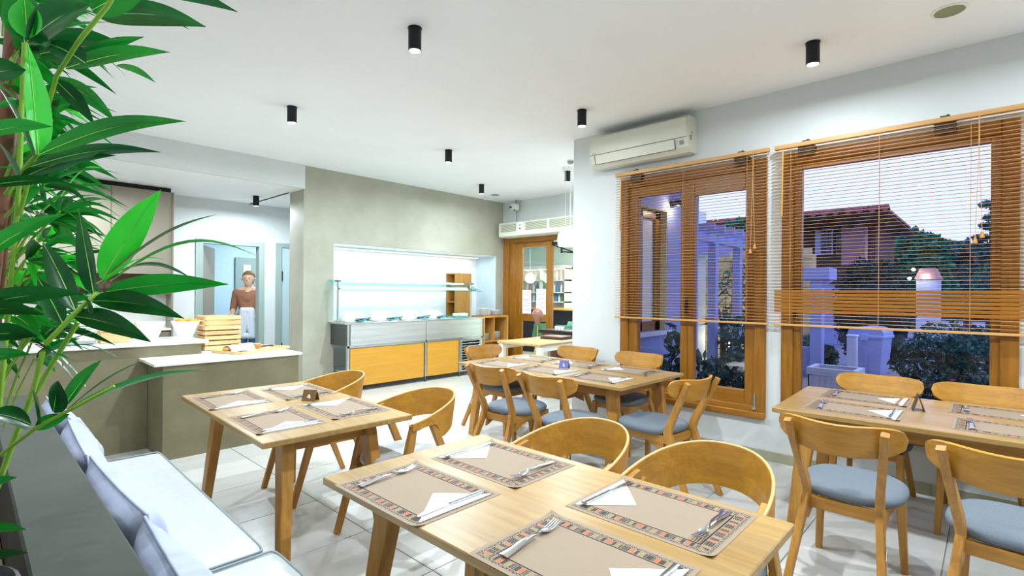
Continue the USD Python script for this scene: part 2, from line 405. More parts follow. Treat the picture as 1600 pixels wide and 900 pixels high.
d = grey_door('door_2', 2.658, 3.77, 2.445, None)
obj('door_leaf', xf(bx(0, .92, -.02, .02, .01, 2.35, .004), (2.79, 9.95, 0), rz=62), 'door_brown', d)
for z in (.35, 1.25, 2.1): obj('hinge', xf(cyl(.012, z, z + .14, 10), (2.785, 9.93, 0)), 'black_metal', d)
obj('door_handle', xf(cat(rod((0, 0, 0), (0, -.05, 0), .01), rod((0, -.05, 0), (-.11, -.05, 0), .01)), (3.17, 10.62, 1.1), rz=62), 'steel', d)
d = grey_door('door_3', 3.978, 4.95, 2.46, 1)
obj('door_leaf', bx(4.09, 4.86, 9.80, 9.84, .01, 2.37, .004), 'door_leaf', d)
obj('hinge', cyl(.014, 1.75, 1.93, 10, 4.098, 9.79), 'black_metal', d)
obj('hinge', cyl(.014, .4, .58, 10, 4.098, 9.79), 'black_metal', d)
d = thing('door_4', kind='structure')
obj('door_leaf', bx(4.14, 4.78, 12.34, 12.39, .01, 2.30, .004), 'door_grey', d)
obj('notice', bx(4.30, 4.45, 12.325, 12.338, 1.86, 2.14), 'paper', d)
obj('door_handle', cat(rod((4.68, 12.34, 1.1), (4.68, 12.29, 1.1), .01), rod((4.68, 12.29, 1.1), (4.58, 12.29, 1.1), .01)), 'steel', d)
# baseboards
bb = thing('baseboard_right', kind='structure')
y = 3.841
while y > -5:
    obj('tile', bx(XW - .013, XW, max(y - .7, -5) + .002, y - .002, 0, .092, .002), 'baseboard_tile', bb); y -= .7
bb = thing('baseboard_far', kind='structure')
obj('tile', bx(3.54, NX0, YN - .012, YN, 0, .09, .002), 'baseboard_tile', bb)
obj('tile', bx(NX1, XD, YN - .012, YN, 0, .09, .002), 'baseboard_tile', bb)

# windows
def bar_y(y0, y1, z0, z1, x0, x1): return bx(x0, x1, y0, y1, z0, z1, .006)
def window(nm, hole, sashes, handle_y):
    y0, y1, z0, z1 = hole; w = thing(nm, kind='structure')
    fx0, fx1, t = XW - .045, XW + .075, .085
    for a in ((y0 - .015, y0 + t, z0 - .02, z1 + .02, 'z'), (y1 - t, y1 + .015, z0 - .02, z1 + .02, 'z'), (y0 + t, y1 - t, z1 - t, z1 + .02, 'y'), (y0 + t, y1 - t, z0 - .02, z0 + t, 'y')):
        obj('window_frame', bar_y(*a[:4], fx0, fx1), 'timber_' + a[4], w)
    obj('window_sill', bx(XW - .065, XW - .03, y0 - .02, y1 + .02, z0 - .035, z0 + .03, .008), 'timber_y', w)
    for a, b, gl, gr, gb, gt in sashes:
        sx0, sx1 = XW - .02, XW + .055
        for c in ((a, gl, z0 + .06, z1 - .05, 'z'), (gr, b, z0 + .06, z1 - .05, 'z'), (gl, gr, gt, z1 - .05, 'y'), (gl, gr, z0 + .06, gb, 'y')):
            obj('sash', bar_y(*c[:4], sx0, sx1), 'timber_' + c[4], w)
        obj('glass_pane', bx(XW + .012, XW + .020, gl - .01, gr + .01, gb - .01, gt + .01), 'window_glass', w)
    obj('window_handle', cat(bx(XW - .035, XW - .018, handle_y - .012, handle_y + .012, 1.42, 1.52, .003), bx(XW - .055, XW - .035, handle_y - .009, handle_y + .009, 1.36, 1.49, .003)), 'dark_plastic', w)
    return w
w = window('window_1', W1, [(1.645, 2.345, 1.757, 2.27, .64, 2.60), (2.33, 3.06, 2.417, 2.922, .64, 2.66)], 2.345)
obj('corner_hinge', cat(cyl(.014, .5, .62, 10, XW - .05, 1.652), bx(XW - .06, XW - .02, 1.635, 1.67, .47, .5)), 'steel', w)
window('window_2', W2, [(-.075, 1.345, .01, 1.267, .60, 2.72)], 1.31)

# ---------------------------------------------------------------- ceiling lamps (each with its own light)
def downlight(label, x, y, zc, power=1., h=.165, r=.047, color=(.79, .91, 1.)):
    t = thing('ceiling_downlight', label, 'ceiling lamp', (x, y, zc), 0, 'black cylinder downlights')
    obj('housing', lathe([(0, 0), (r, 0), (r, -h), (r - .005, -h - .002), (r - .006, -h + .035), (0, -h + .035)], 28), 'black_metal', t, 40)
    obj('mounting_ring', lathe([(r + .004, 0), (r + .004, -.006), (r, -.006), (r, 0)], 28), 'black_metal', t)
    obj('lamp_lens', lathe([(0, -h + .012), (r - .008, -h + .012), (r - .008, -h + .004), (0, -h - .002)], 24), 'lamp_lens', t)
    light_at('DiskLight', str(t.GetPath()) + '/beam', (0, 0, -h - .006), r - .012, LAMP * power, color)
    return t
for lab, x, y in [('black cylinder downlight nearest the camera, top left of centre', 2.224, 3.068), ('black cylinder downlight over the tables by the bench, near the plant', 2.323, 5.335),
                  ('black cylinder downlight just left of the wall air conditioner', 4.415, 3.149), ('black cylinder downlight over the middle of the room before the niche wall', 4.464, 5.376),
                  ('small far black downlight just before the buffet niche wall', 6.293, 6.657), ('black cylinder downlight above the right-hand blind', 4.385, 1.002)]:
    downlight(lab, x, y, HC,     .05 if 'air conditioner' in lab else .36 if 'right-hand blind' in lab else 1.35 if 'middle of the room' in lab else .5 if 'niche wall' in lab else 1.)
downlight('black cylinder downlight hanging before the far white corridor wall', 3.286, 8.887, ZL, .8)
downlight('black cylinder downlight in front of the tall taupe cabinets', 1.0, 8.45, ZL, .8)
for x, y, w in [(2.25, .85, 'above the front table'), (.1, 3.07, 'above the bamboo'), (.1, 5.35, 'above the high counter'), (.1, .85, 'above the camera'), (-2., 3.07, 'left of the planter'), (-2., .85, 'left of the camera'),
                (2.25, -1.3, 'behind the front table'), (4.4, -1.3, 'above the end of the window table'), (.1, -1.3, 'behind the camera'), (6.5, 4.9, 'hidden by the wall corner')]:
    downlight('added unseen black cylinder downlight outside the picture, ' + w, x, y, HC, .22 if x < 1 else 1.)  # fill lamps out of view, added to brighten the room and its ceiling
for x, y, w in [(-1.2, 8.5, 'left before the cabinets'), (4.6, 11., 'inside the corridor')]:
    downlight('black cylinder downlight hidden from view, ' + w, x, y, ZL, .8)

t = thing('ceiling_speaker', 'round grey ceiling speaker grille near the upper right corner', 'speaker', (4.497, .2185, HC))
obj('rim', lathe([(.082, 0), (.098, 0), (.098, -.006), (.09, -.010), (.082, -.008)], 40), 'white_plastic', t, 40)
obj('grille', cyl(.084, -.006, 0, 40), 'vent_dark', t)
t = thing('ceiling_disc', 'small flat pale disc on the ceiling beside the far downlight', 'speaker', (7.1, 7.12, HC))
obj('rim', cyl(.10, -.012, 0, 32), 'white_plastic', t); obj('grille', cyl(.08, -.016, -.012, 32), 'grey_plastic', t)
t = thing('smoke_detector', 'small white round detector on the ceiling by the wall corner', 'detector', (5.98, 4.46, HC))
obj('base', cyl(.055, -.015, 0, 24), 'white_plastic', t); obj('cap', lathe([(.045, -.015), (.04, -.045), (.02, -.055), (0, -.056)], 24), 'grey_plastic', t, 40)

# wall air conditioner
t = thing('air_conditioner', 'white split air conditioner high on the wall above the window', 'air conditioner', (XW, 2.26, 3.03))
prof = [(0, .02), (0, .36), (-.05, .372), (-.19, .362), (-.215, .33), (-.225, .14), (-.20, .045), (-.14, .0), (-.03, .0)]
L = 1.19
obj('body', prism(prof, L, 'y', 0), 'cream_plastic', t, 35)
obj('front_panel', bx(-.232, -.222, .012, L - .012, .142, .335, .004), 'cream_plastic', t)
obj('louver', xf(bx(-.008, .004, .14, L - .09, -.05, .05, .003), (-.219, 0, .085), ry=-14), 'cream_plastic', t)
obj('seam', cat(bx(-.2275, -.224, .008, L - .008, .1385, .1415), bx(-.2125, -.205, .13, L - .07, .031, .034), xf(bx(-.006, 0, 0, .003, -.05, .05), (-.221, .13, .085), ry=-14), xf(bx(-.006, 0, 0, .003, -.05, .05), (-.221, L - .08, .085), ry=-14)), 'tent_edge', t)
obj('display', xf(bx(-.004, 0, .045, .085, -.02, .02), (-.2225, 0, .09), ry=-14), 'grey_plastic', t)
obj('badge', bx(-.2335, -.2315, L - .10, L - .045, .152, .158), 'grey_plastic', t)
obj('side_clip', cat(bx(-.16, -.13, -.004, .002, .12, .17), bx(-.13, -.11, -.003, .002, .19, .21)), 'grey_plastic', t)

# long fan unit over the timber door
t = thing('fan_unit', 'long cream fan unit with louvred grilles above the timber door', 'air curtain', (7.62, 4.9, 2.70))
L = 2.62
obj('body', prism([(0, .02), (.06, 0), (.30, 0), (.30, .30), (.02, .30), (0, .285), (.0, .12)], L, 'y', 0), 'cream_plastic', t)
for a, b in ((2.14, 2.56), (1.34, 1.88), (.72, 1.27), (.06, .56)):
    g = obj('grille', bx(-.004, .004, a, b, .11, .265), 'vent_dark', t)
    for i in range(9): obj('grille_slat', xf(bx(-.010, .002, a, b, -.003, .003), (0, 0, .122 + i * .0165), ry=18), 'cream_plastic', g)
for y in (2.02, .62): 
    c = obj('control_panel', bx(-.006, .002, y - .06, y + .06, .10, .275, .003), 'white_plastic', t)
    obj('knob', xf(cyl(.016, 0, .012, 14), (-.006, y, .15), ry=-90), 'ink', c); obj('knob', xf(cyl(.016, 0, .008, 14), (-.006, y, .22), ry=-90), 'grey_plastic', c)
t = thing('motion_sensor', 'small white sensor box on a thin pipe above the fan unit', 'sensor', (7.80, 7.24, 3.27))
obj('box', bx(-.06, .06, -.075, .075, 0, .13, .015), 'white_plastic', t); obj('conduit', cat(rod((.03, 0, .13), (.03, 0, .217), .012), rod((.05, 0, 0), (.05, 0, -.27), .008)), 'grey_plastic', t)
obj('lens', cat(xf(cyl(.022, 0, .03, 14), (-.06, .05, .06), ry=-90), xf(cyl(.02, 0, .02, 14), (-.04, -.03, -.01))), 'ink', t)
# pendant
t = thing('pendant_lamp', 'white glass pendant lamp hanging before the timber door', 'pendant lamp', (6.32, 4.74, 2.40))
obj('shade', lathe([(0, .16), (.05, .155), (.12, .12), (.165, .05), (.175, -.02), (.165, -.09), (.15, -.12), (.145, -.115), (.16, -.02), (.10, .11), (0, .15)], 32), 'china', t, 50)
obj('bulb', xf(trimesh.creation.icosphere(2, .07), (0, 0, -.03)), 'globe_glow', t, True)
for i in range(3): obj('cord', rod((.05 * math.cos(i * 2.1), .05 * math.sin(i * 2.1), .15), (.05 * math.cos(i * 2.1), .05 * math.sin(i * 2.1), HC - 2.40), .003, 5), 'white_plastic', t)
obj('ceiling_rose', cyl(.10, HC - 2.40 - .02, HC - 2.40, 24), 'white_plastic', t)

# ---------------------------------------------------------------- blinds
def blind(label, y0, y1, n, closed, zt, zb, wand_y, cord_y, ladder, brackets):
    t = thing('venetian_blind', label, 'blind', (5.13, 0, 0))
    obj('head_rail', bx(-.022, .022, y0, y1, zt, zt + .038, .004), 'blind_wood', t)
    pitch = (zt - .02 - zb) / n
    for i in range(n):
        z = zt - .02 - i * pitch; c = i in closed
        obj('slat', xf(bx(-.0125, .0125, y0 + .004, y1 - .004, -.0012, .0012), (0, 0, z), ry=62 if c else -2.5), 'blind_dark' if c else 'blind_wood', t)
    obj('bottom_rail', bx(-.014, .014, y0, y1, zb - .016, zb + .004, .003), 'blind_wood', t)
    for y in ladder: obj('ladder_cord', cat(rod((-.015, y, zb), (-.015, y, zt), .0016, 5), rod((.015, y, zb), (.015, y, zt), .0016, 5)), 'blind_wood', t)
    obj('tilt_wand', rod((-.03, wand_y, zt - .01), (-.032, wand_y + .005, zt - .62), .007, 8), 'panel_oak', t)
    p = obj('pull_cord', cat(rod((-.03, cord_y, zt), (-.03, cord_y, zt - .2), .004, 6), rod((-.03, cord_y, zt - .2), (-.03, cord_y + .018, zt - .90), .0022, 5), rod((-.03, cord_y, zt - .2), (-.03, cord_y - .02, zt - .86), .0022, 5)), 'blind_wood', t)
    for q, dz in ((.018, -.90), (-.02, -.86)): obj('tassel', lathe([(0, zt + dz + .01), (.008, zt + dz), (.016, zt + dz - .04), (.0, zt + dz - .045)], 12, -.03, cord_y + q), 'blind_dark', p)
    for y in brackets:
        b = obj('bracket', bx(.0, .085, y - .065, y + .065, zt - .075, zt + .002), 'bracket_brown', t)
        obj('clip', cat(bx(-.006, .05, y - .03, y + .03, zt + .038, zt + .05), bx(-.02, .0, y - .025, y - .01, zt + .04, zt + .052)), 'dark_plastic', b)
blind('left-hand wooden venetian blind, lowered evenly over the window by the air conditioner', 1.524, 3.174, 53, (), 2.905, 1.305, 3.09, 1.66, (3.04, 2.36, 1.72), (1.78, 2.92))
blind('right-hand wooden venetian blind with a band of closed slats near its foot', -.34, 1.477, 53, (43, 44, 45, 46, 47, 48, 49), 2.905, 1.305, 1.40, .075, (1.34, .68, .12), (1.22, .27))

# ---------------------------------------------------------------- tables
TH = .80
def table(label, x0, x1, y0, y1, rz=0., th=.032, ft=(.14, .09), tp=(.20, .22), legw=(.115, .07), group=None):
    w, l = (x1 - x0) / 2, (y1 - y0) / 2
    t = thing('dining_table', label, 'table', ((x0 + x1) / 2, (y0 + y1) / 2, 0), rz, group)
    obj('tabletop', bx(-w, w, -l, l, TH - th, TH, .004), 'table_oak', t)
    a = .10
    for sx in (-1, 1): obj('apron', bx(sx * (w - tp[0]) - .014, sx * (w - tp[0]) + .014, -l + tp[1], l - tp[1], TH - th - a, TH - th), 'oak_y', t)
    for sy in (-1, 1): obj('apron', bx(-w + tp[0], w - tp[0], sy * (l - tp[1]) - .014, sy * (l - tp[1]) + .014, TH - th - a, TH - th), 'oak_x', t)
    for sx in (-1, 1):
        for sy in (-1, 1):
            obj('leg', beam([(sx * (w - ft[0]), sy * (l - ft[1]), 0), (sx * (w - tp[0]), sy * (l - tp[1]), TH - th)], [legw[1] * .8, legw[1]], [legw[0] * .62, legw[0]], (1, 0, 0), .08), 'oak_z', t)
    return t
table('large oak table nearest the camera, four placemats laid on it', 1.026, 1.933, .485, 2.035)
table('oak table by the white bench, with the brown number 4 sign', 1.062, 1.965, 2.68, 4.315, -1.9)
table('long oak table in the middle of the room with six chairs round it', 3.70, 4.82, 2.20, 4.29, -1., ft=(.13, .11), tp=(.17, .2))
table('oak table under the right-hand blind, running out of the picture', 3.83, 4.95, -1.02, 1.12, 2., ft=(.13, .11), tp=(.17, .2))
t = thing('side_table', 'pale table with thick white legs in front of the timber door', 'table', (6.45, 5.32, 0), 3)
obj('tabletop', bx(-.66, .66, -.43, .43, TH - .035, TH, .004), 'table_oak_x', t)
for sx in (-1, 1):
    for sy in (-1, 1): obj('leg', bx(sx * .60 - .045, sx * .60 + .045, sy * .37 - .045, sy * .37 + .045, 0, TH - .035, .006), 'white_plastic', t)
for sy in (-1, 1): obj('rail', bx(-.56, .56, sy * .37 - .015, sy * .37 + .015, TH - .12, TH - .035), 'white_plastic', t)

# ---------------------------------------------------------------- chairs
def make_side_chair(fabric='grey_fabric'):
    t = thing('dining_chair', 'x', 'chair')
    for s in (-1, 1):
        obj('rear_leg', beam([(-.455, s * .215, 0), (-.262, s * .172, .42), (-.232, s * .166, .50), (-.256, s * .170, .57), (-.428, s * .212, .915)], .036, [.036, .062, .07, .058, .036], (0, 1, 0), .12), 'oak_z', t, 30)
        obj('front_leg', beam([(.235, s * .215, 0), (.205, s * .195, .475)], [.034, .046], [.032, .05], (0, 1, 0), .12), 'oak_z', t, 30)
        obj('side_rail', beam([(-.24, s * .168, .447), (.20, s * .19, .447)], .026, .06, (0, 1, 0), .06), 'oak_x', t)
        obj('corner_block', prism([(-.20, .42), (-.03, .42), (-.215, .34)], .022, 'y', s * .172 - .011), 'oak_x', t)
    obj('front_rail', bx(.185, .215, -.185, .185, .417, .477), 'oak_y', t); obj('rear_rail', bx(-.235, -.205, -.165, .165, .412, .472), 'oak_y', t)
    obj('seat', cat(cushion(.52, .505, .075, .025, 0, .474, p=2.7, dome=.5)), fabric, t, True)
    S_, T_ = 41, 13; P = np.zeros((S_, T_, 3))
    for i, s in enumerate(np.linspace(-1, 1, S_)):
        for j, q in enumerate(np.linspace(-1, 1, T_)):
            e = max(0., 1 - abs(s) ** 3.2) ** .42
            zc = .850 + .028 * s * s; z = zc + q * (.088 - .012 * (1 - s * s)) * e - (.012 * (1 - s * s) if q < 0 else 0) * abs(q)
            P[i, j] = (-.408 + .115 * s * s - (z - .84) * .30, .288 * s, z)
    obj('backrest', slab(P, .017), 'ply', t, 40)
    obj('maker_plate', xf(bx(-.012, .012, -.002, .002, -.03, .03), (-.318, -.2075, .30), ry=25), 'steel', t)
    return t
chair = Copies(make_side_chair)
GT, GR, G4 = 'side chairs round the long middle table', 'side chairs at the window table', 'x'
chair('oak side chair, back to us at the long middle table, left of two', (3.53, 3.25, 0), 2, GT)
chair('oak side chair, back to us at the long middle table, right of two', (3.48, 2.56, 0), -1, GT)
chair('oak side chair at the near end of the long table, by the window', (3.90, 2.02, 0), 82, GT)
chair('oak side chair at the far end of the long table, nearest the buffet vent', (4.25, 4.10, 0), -90, GT)
chair('oak side chair against the white wall strip, far side of the long table', (4.62, 3.57, 0), 180, GT)
chair('oak side chair in front of the left-hand window, far side of the long table', (4.62, 2.76, 0), 180, GT)
chair('oak side chair, back to us at the right-hand window table, left of two', (3.42, .57, 0), -1, GR)
chair('oak side chair, back to us at the window table, cut by the picture edge', (3.32, -.09, 0), -5, GR)
chair('oak side chair on the window side of the right table, left of two', (4.64, .655, 0), 180, GR)
chair('oak side chair on the window side of the right table, at the picture edge', (4.64, .04, 0), 180, GR)

def make_tub_chair(fabric='pale_fabric'):
    t = thing('tub_chair', 'x', 'armchair')
    n, m = 61, 9; P = np.zeros((n, m, 3))
    def plan(u):
        a = u * math.radians(92); ex = .82
        return -.33 + .455 * (1 - math.copysign(abs(math.cos(a)) ** ex, math.cos(a))), .29 * math.copysign(abs(math.sin(a)) ** .9, a)
    def rim(u): return .888 - .115 * abs(u) ** 2.0
    def hgt(u):
        k = min(max((abs(u) - .68) / .15, 0), 1); k = k * k * (3 - 2 * k)
        return .185 * (1 - k) + (.062 - .025 * max(abs(u) - .82, 0) / .18) * k
    for i, u in enumerate(np.linspace(-1, 1, n)):
        x, y = plan(u)
        for j, q in enumerate(np.linspace(0, 1, m)):
            z = rim(u) - q * hgt(u); lean = (z - .8) * .18 * (1 - abs(u) ** 2)
            P[i, j] = (x - lean, y, z)
    obj('back_band', slab(P, .015), 'ply', t, 40)
    e = np.array([P[i, 0] + [0, 0, .0012] for i in range(n)])
    obj('band_edge', tube(e, .0066, 6), 'ply_edge', t, True)
    for s in (-1, 1):
        arm = [(plan(s * u)[0], plan(s * u)[1] - s * .020, rim(u) - .032) for u in (.84, .88, .92, .96, 1.0)]
        obj('arm_rail', beam(arm, .026, .044, (0, 1, 0), .1), 'oak_x', t)
        obj('front_leg', beam([(.335, s * .272, 0), (.215, s * .270, .40), (.150, s * .268, .66), (.128, s * .268, .765)], .034, [.038, .052, .056, .04], (0, 1, 0), .12), 'oak_z', t, 30)
        obj('rear_leg', beam([(-.335, s * .26, 0), (-.19, s * .264, .37), (-.02, s * .262, .745)], .034, [.036, .050, .046], (0, 1, 0), .12), 'oak_z', t, 30)
        obj('side_rail', beam([(-.20, s * .245, .43), (.20, s * .245, .43)], .024, .06, (0, 1, 0), .06), 'oak_x', t)
    obj('cross_rail', bx(.16, .19, -.245, .245, .40, .45), 'oak_y', t); obj('cross_rail', bx(-.19, -.16, -.245, .245, .40, .45), 'oak_y', t)
    obj('seat', cushion(.52, .50, .085, .005, 0, .455, p=3.0, dome=.5), fabric, t, True)
    return t
tub = Copies(make_tub_chair); tub2 = Copies(lambda: make_tub_chair('grey_fabric'))
GB = 'curved-back armchairs'
tub('curved-back oak armchair at the bench table, nearer to us, pale seat', (2.0, 2.83, 0), 180, GB)
tub('curved-back oak armchair at the bench table, the farther one, half hidden', (1.97, 3.95, 0), 179, GB)
tub2('curved-back oak armchair at the front table, left of two, facing the bench', (2.03, 1.53, 0), 178, GB)
tub2('curved-back oak armchair at the front table, right of two, reddish shaded back', (2.05, .88, 0), 180, GB)

# ---------------------------------------------------------------- place settings
MW, ML = .40, .54
def mat_mesh():
    """paper mat .40 x .54 with a printed border, as a fine grid with a colour per cell"""
    st = .0027; nx, ny = int(round(MW / st)), int(round(ML / st)); rng = np.random.default_rng(4)
    xs = (np.arange(nx) + .5) / nx * MW - MW / 2; ys = (np.arange(ny) + .5) / ny * ML - ML / 2
    X, Y = np.meshgrid(xs, ys, indexing='ij')
    e = np.minimum(MW / 2 - np.abs(X), ML / 2 - np.abs(Y)); along = np.where(MW / 2 - np.abs(X) < ML / 2 - np.abs(Y), Y, X)
    tan, dark, orange, olive, black = (np.array(lin(c)) for c in ('927e68', '372f28', 'b9552a', '857228', '120f0c'))
    C = np.broadcast_to(tan, X.shape + (3,)).copy()
    C *= (1 + (rng.random(X.shape)[..., None] - .5) * .05)
    zig = (e > .016) & (e < .027) & (((np.round(along / st) + np.round(e / st)) % 3 < 1) | ((np.round(along / st) - np.round(e / st)) % 5 < 1))
    C[zig] = dark
    cell = np.floor(along / .0165).astype(int); fr = along / .0165 - cell; band = (e > .029) & (e < .058)
    kind = cell * 7 % 5; C[(e > .012) & (e < .030) & (np.round(along / st) % 7 != 0) & ~zig] *= .93
    sq = band & (kind == 0) & (fr > .08) & (fr < .92); C[sq] = orange
    C[sq & (np.round(e / st) % 3 == 0) & (np.round(along / st) % 2 == 0)] = tan
    bar = band & (kind == 1) & (((fr > .12) & (fr < .34)) | ((fr > .6) & (fr < .82))); C[bar] = olive
    sg = band & ((kind == 2) | (kind == 3) | (kind == 4)) & (fr > .06) & (((np.round(along / st) % 2) < 1) | ((np.round(e / st) % 3) < 1)); C[sg] = dark
    C[(e > .0605) & (e < .0650)] = black
    q = np.array([(0, 0), (1, 0), (1, 1), (0, 1)]); I, J = np.meshgrid(np.arange(nx), np.arange(ny), indexing='ij')
    px = (I[..., None] + q[:, 0]) / nx * MW - MW / 2; py = (J[..., None] + q[:, 1]) / ny * ML - ML / 2
    curl = .009 * np.clip((np.abs(px) + np.abs(py) - (MW / 2 + ML / 2 - .055)) / .055, 0, 1) ** 2 * (py * px > 0)
    V = np.stack([px, py, .0012 + curl], -1).reshape(-1, 3); n = len(V) // 4
    F = np.array([(0, 1, 2), (0, 2, 3)])[None] + (np.arange(n) * 4)[:, None, None]
    return V, F.reshape(-1, 3), np.repeat(C.reshape(-1, 3), 4, 0)
mat('mat_print', {'a': ('attribute', {'attribute': 'print_color'}), 'p': ('principled_bsdf', {'roughness': .75})}, [('a.color', 'p.base_color')], 'p.BSDF')
plain('mat_paper', '927e68', .75)
def make_mat():
    t = thing('placemat', 'x', 'placemat'); v, f, c = mat_mesh()
    o = obj('printed_sheet', (v, f), 'mat_print', t)
    UsdGeom.PrimvarsAPI(UsdGeom.Mesh(o)).CreatePrimvar('print_color', Sdf.ValueTypeNames.Color3fArray, 'vertex').Set(Vt.Vec3fArray.FromNumpy(c.astype(np.float32)))
    obj('backing', bx(-MW / 2 + .03, MW / 2 - .03, -ML / 2 + .03, ML / 2 - .03, 0, .001), 'mat_paper', t)
    return t
def make_fork():
    t = thing('fork', 'x', 'fork')                          # tines towards +x, length .285
    xs = np.linspace(-.14, .035, 22); P = np.zeros((22, 5, 3))
    for i, x in enumerate(xs):
        k = (x + .14) / .175; w = .0115 * (1 - k) ** .8 + .004; z = .006 + .012 * math.sin(k * math.pi * .9) ** 2 * k
        for j, q in enumerate(np.linspace(-1, 1, 5)): P[i, j] = (x, q * w, z + .0015 * (1 - q * q))
    obj('handle', slab(P, .0035), 'cutlery', t, 50)
    xs = np.linspace(.032, .085, 12); P = np.zeros((12, 7, 3))
    for i, x in enumerate(xs):
        k = (x - .032) / .053; w = .004 + .0115 * min(1, k * 1.6) ** 1.3
        for j, q in enumerate(np.linspace(-1, 1, 7)): P[i, j] = (x, q * w, .015 - .009 * math.sin(k * 1.6) + .002 * q * q)
    hd = obj('head', slab(P, .003), 'cutlery', t, 50)
    for q in (-.0132, -.0046, .0046, .0132):
        P = [(x, q, .007 + .012 * ((x - .083) / .06) ** 2) for x in np.linspace(.083, .142, 8)]
        obj('tine', tube(P, [.0026] * 6 + [.0022, .0012], 6), 'cutlery', hd, True)
    return t
def make_knife():
    t = thing('table_knife', 'x', 'knife')
    xs = np.linspace(-.155, .01, 14); P = np.zeros((14, 5, 3))
    for i, x in enumerate(xs):
        k = (x + .155) / .165; w = .0105 - .004 * k
        for j, q in enumerate(np.linspace(-1, 1, 5)): P[i, j] = (x, q * w, .006 + .002 * (1 - q * q))
    obj('handle', slab(P, .006), 'cutlery', t, 50)
    obj('blade', prism([(.008, -.006), (.03, -.010), (.12, -.011), (.150, -.004), (.157, .006), (.15, .009), (.008, .006)], .0022, 'z', .0045), 'cutlery', t)
    return t
def make_napkin():
    t = thing('paper_napkin', 'x', 'napkin')                # folded triangle: long edge on x, point towards +y
    obj('folded_sheet', prism([(-.17, 0), (.17, 0), (.02, .165)], .0012, 'z', .001), 'paper', t)
    obj('upper_fold', cat(prism([(-.165, .001), (.165, .001), (.02, .16)], .001, 'z', .0026), tube([(-.168, 0, .0026), (.168, 0, .0026)], .0026, 6)), 'paper', t, 30)
    return t
pm, fk, kn, nk = Copies(make_mat), Copies(make_fork), Copies(make_knife), Copies(make_napkin)
def setting(x, y, rz, where, tb, flip=1, jit=0.):
    """mat centred at x, y; facing: local -x is the diner's side; fork on one short end, knife on a napkin on the other"""
    a = math.radians(rz); w = lambda u, v: (x + u * math.cos(a) - v * math.sin(a), y + u * math.sin(a) + v * math.cos(a))
    z = TH
    pm('printed paper placemat, %s' % where, (x, y, z), rz, 'placemats on ' + tb)
    fx, fy = w(-.005, .185 * flip); fk('steel fork lying on the placemat, %s' % where, (fx, fy, z + .0015), rz + 4 + jit, 'forks on ' + tb)
    nx, ny = w(.0, -.245 * flip); nk('white folded paper napkin, %s' % where, (nx, ny, z + .0012), rz + (0 if flip > 0 else 180), 'napkins on ' + tb)
    kx, ky = w(.0, -.215 * flip); kn('steel knife lying on a napkin, %s' % where, (kx, ky, z + .0052), rz + 180 + jit, 'knives on ' + tb)
K = .9535
F_ = 'the front table'
setting(1.275 * K, 1.725 * K, 0, 'front table, bench side, far place', F_)
setting(1.285 * K, .905 * K, 0, 'front table, bench side, near place', F_, 1)
setting(1.770 * K, 1.715 * K, 180, 'front table, armchair side, far place', F_, 1)
setting(1.786 * K, .905 * K, 180, 'front table, armchair side, near place', F_, 1, -3)
B_ = 'the bench table'
setting(1.355 * K, 4.11 * K, -2, 'bench table, bench side, far place', B_)
setting(1.347 * K, 3.275 * K, -2, 'bench table, bench side, near place', B_)
setting(1.85 * K, 4.07 * K, 178, 'bench table, armchair side, far place', B_)
setting(1.81 * K, 3.29 * K, 178, 'bench table, armchair side, near place', B_)
C_ = 'the long middle table'
for y, wd in ((2.62, 'nearest its near end'), (3.25, 'middle place'), (3.88, 'at its far end')):
    setting(3.98, y, 0, 'long middle table, our side, ' + wd, C_)
    setting(4.55, y, 180, 'long middle table, window side, ' + wd, C_)
R_ = 'the window table'
setting(4.13, .68, 0, 'window table, near side, left place', R_)
setting(4.66, .70, 180, 'window table, window side, left place', R_, -1)
setting(4.14, -.10, 0, 'window table, near side, right place', R_, 1)
setting(4.68, -.06, 180, 'window table, window side, right place', R_, -1)

def tent(label, loc, rz, m, ch, w=.10, h=.075):
    t = thing('table_number', label, 'table sign', loc, rz)
    d = .034
    for s in (-1, 1): obj('panel', prism([(s * d, 0), (s * (d - .005), 0), (s * -.0022, h), (s * .0022, h)] if s > 0 else [(-d, 0), (.0022, h), (-.0022, h), (-d + .005, 0)], w, 'y', -w / 2), m, t)
    if ch:
        for s in (1, -1):
            v, f = text(ch, .034, .0012)
            v = np.stack([v[:, 2], v[:, 0] * s, v[:, 1]], 1)     # stands in yz, reads from +-x
            ang = math.degrees(math.atan2(d, h)); v2, f2 = xf((v, f), ry=-ang)
            v2 = v2 + [d * .76, 0, .018]
            if s < 0: v2 = v2 * [-1, -1, 1]; v2[:, 1] *= 1
            obj('number', (v2 if s > 0 else np.stack([v2[:, 0], -v2[:, 1] * -1, v2[:, 2]], 1), f2), 'paper', t)
    return t
tent('small brown folded sign with a white 4 on the bench table', (1.68, 3.52, TH), 215, 'tent_brown', '4')
tent('small violet folded sign with a white 1 on the long middle table', (4.24, 3.22, TH), 200, 'tent_purple', '1')
t = tent('open triangular sign standing end-on on the right-hand window table', (4.42, .36, TH), 100, 'tent_edge', '1', .11, .11)

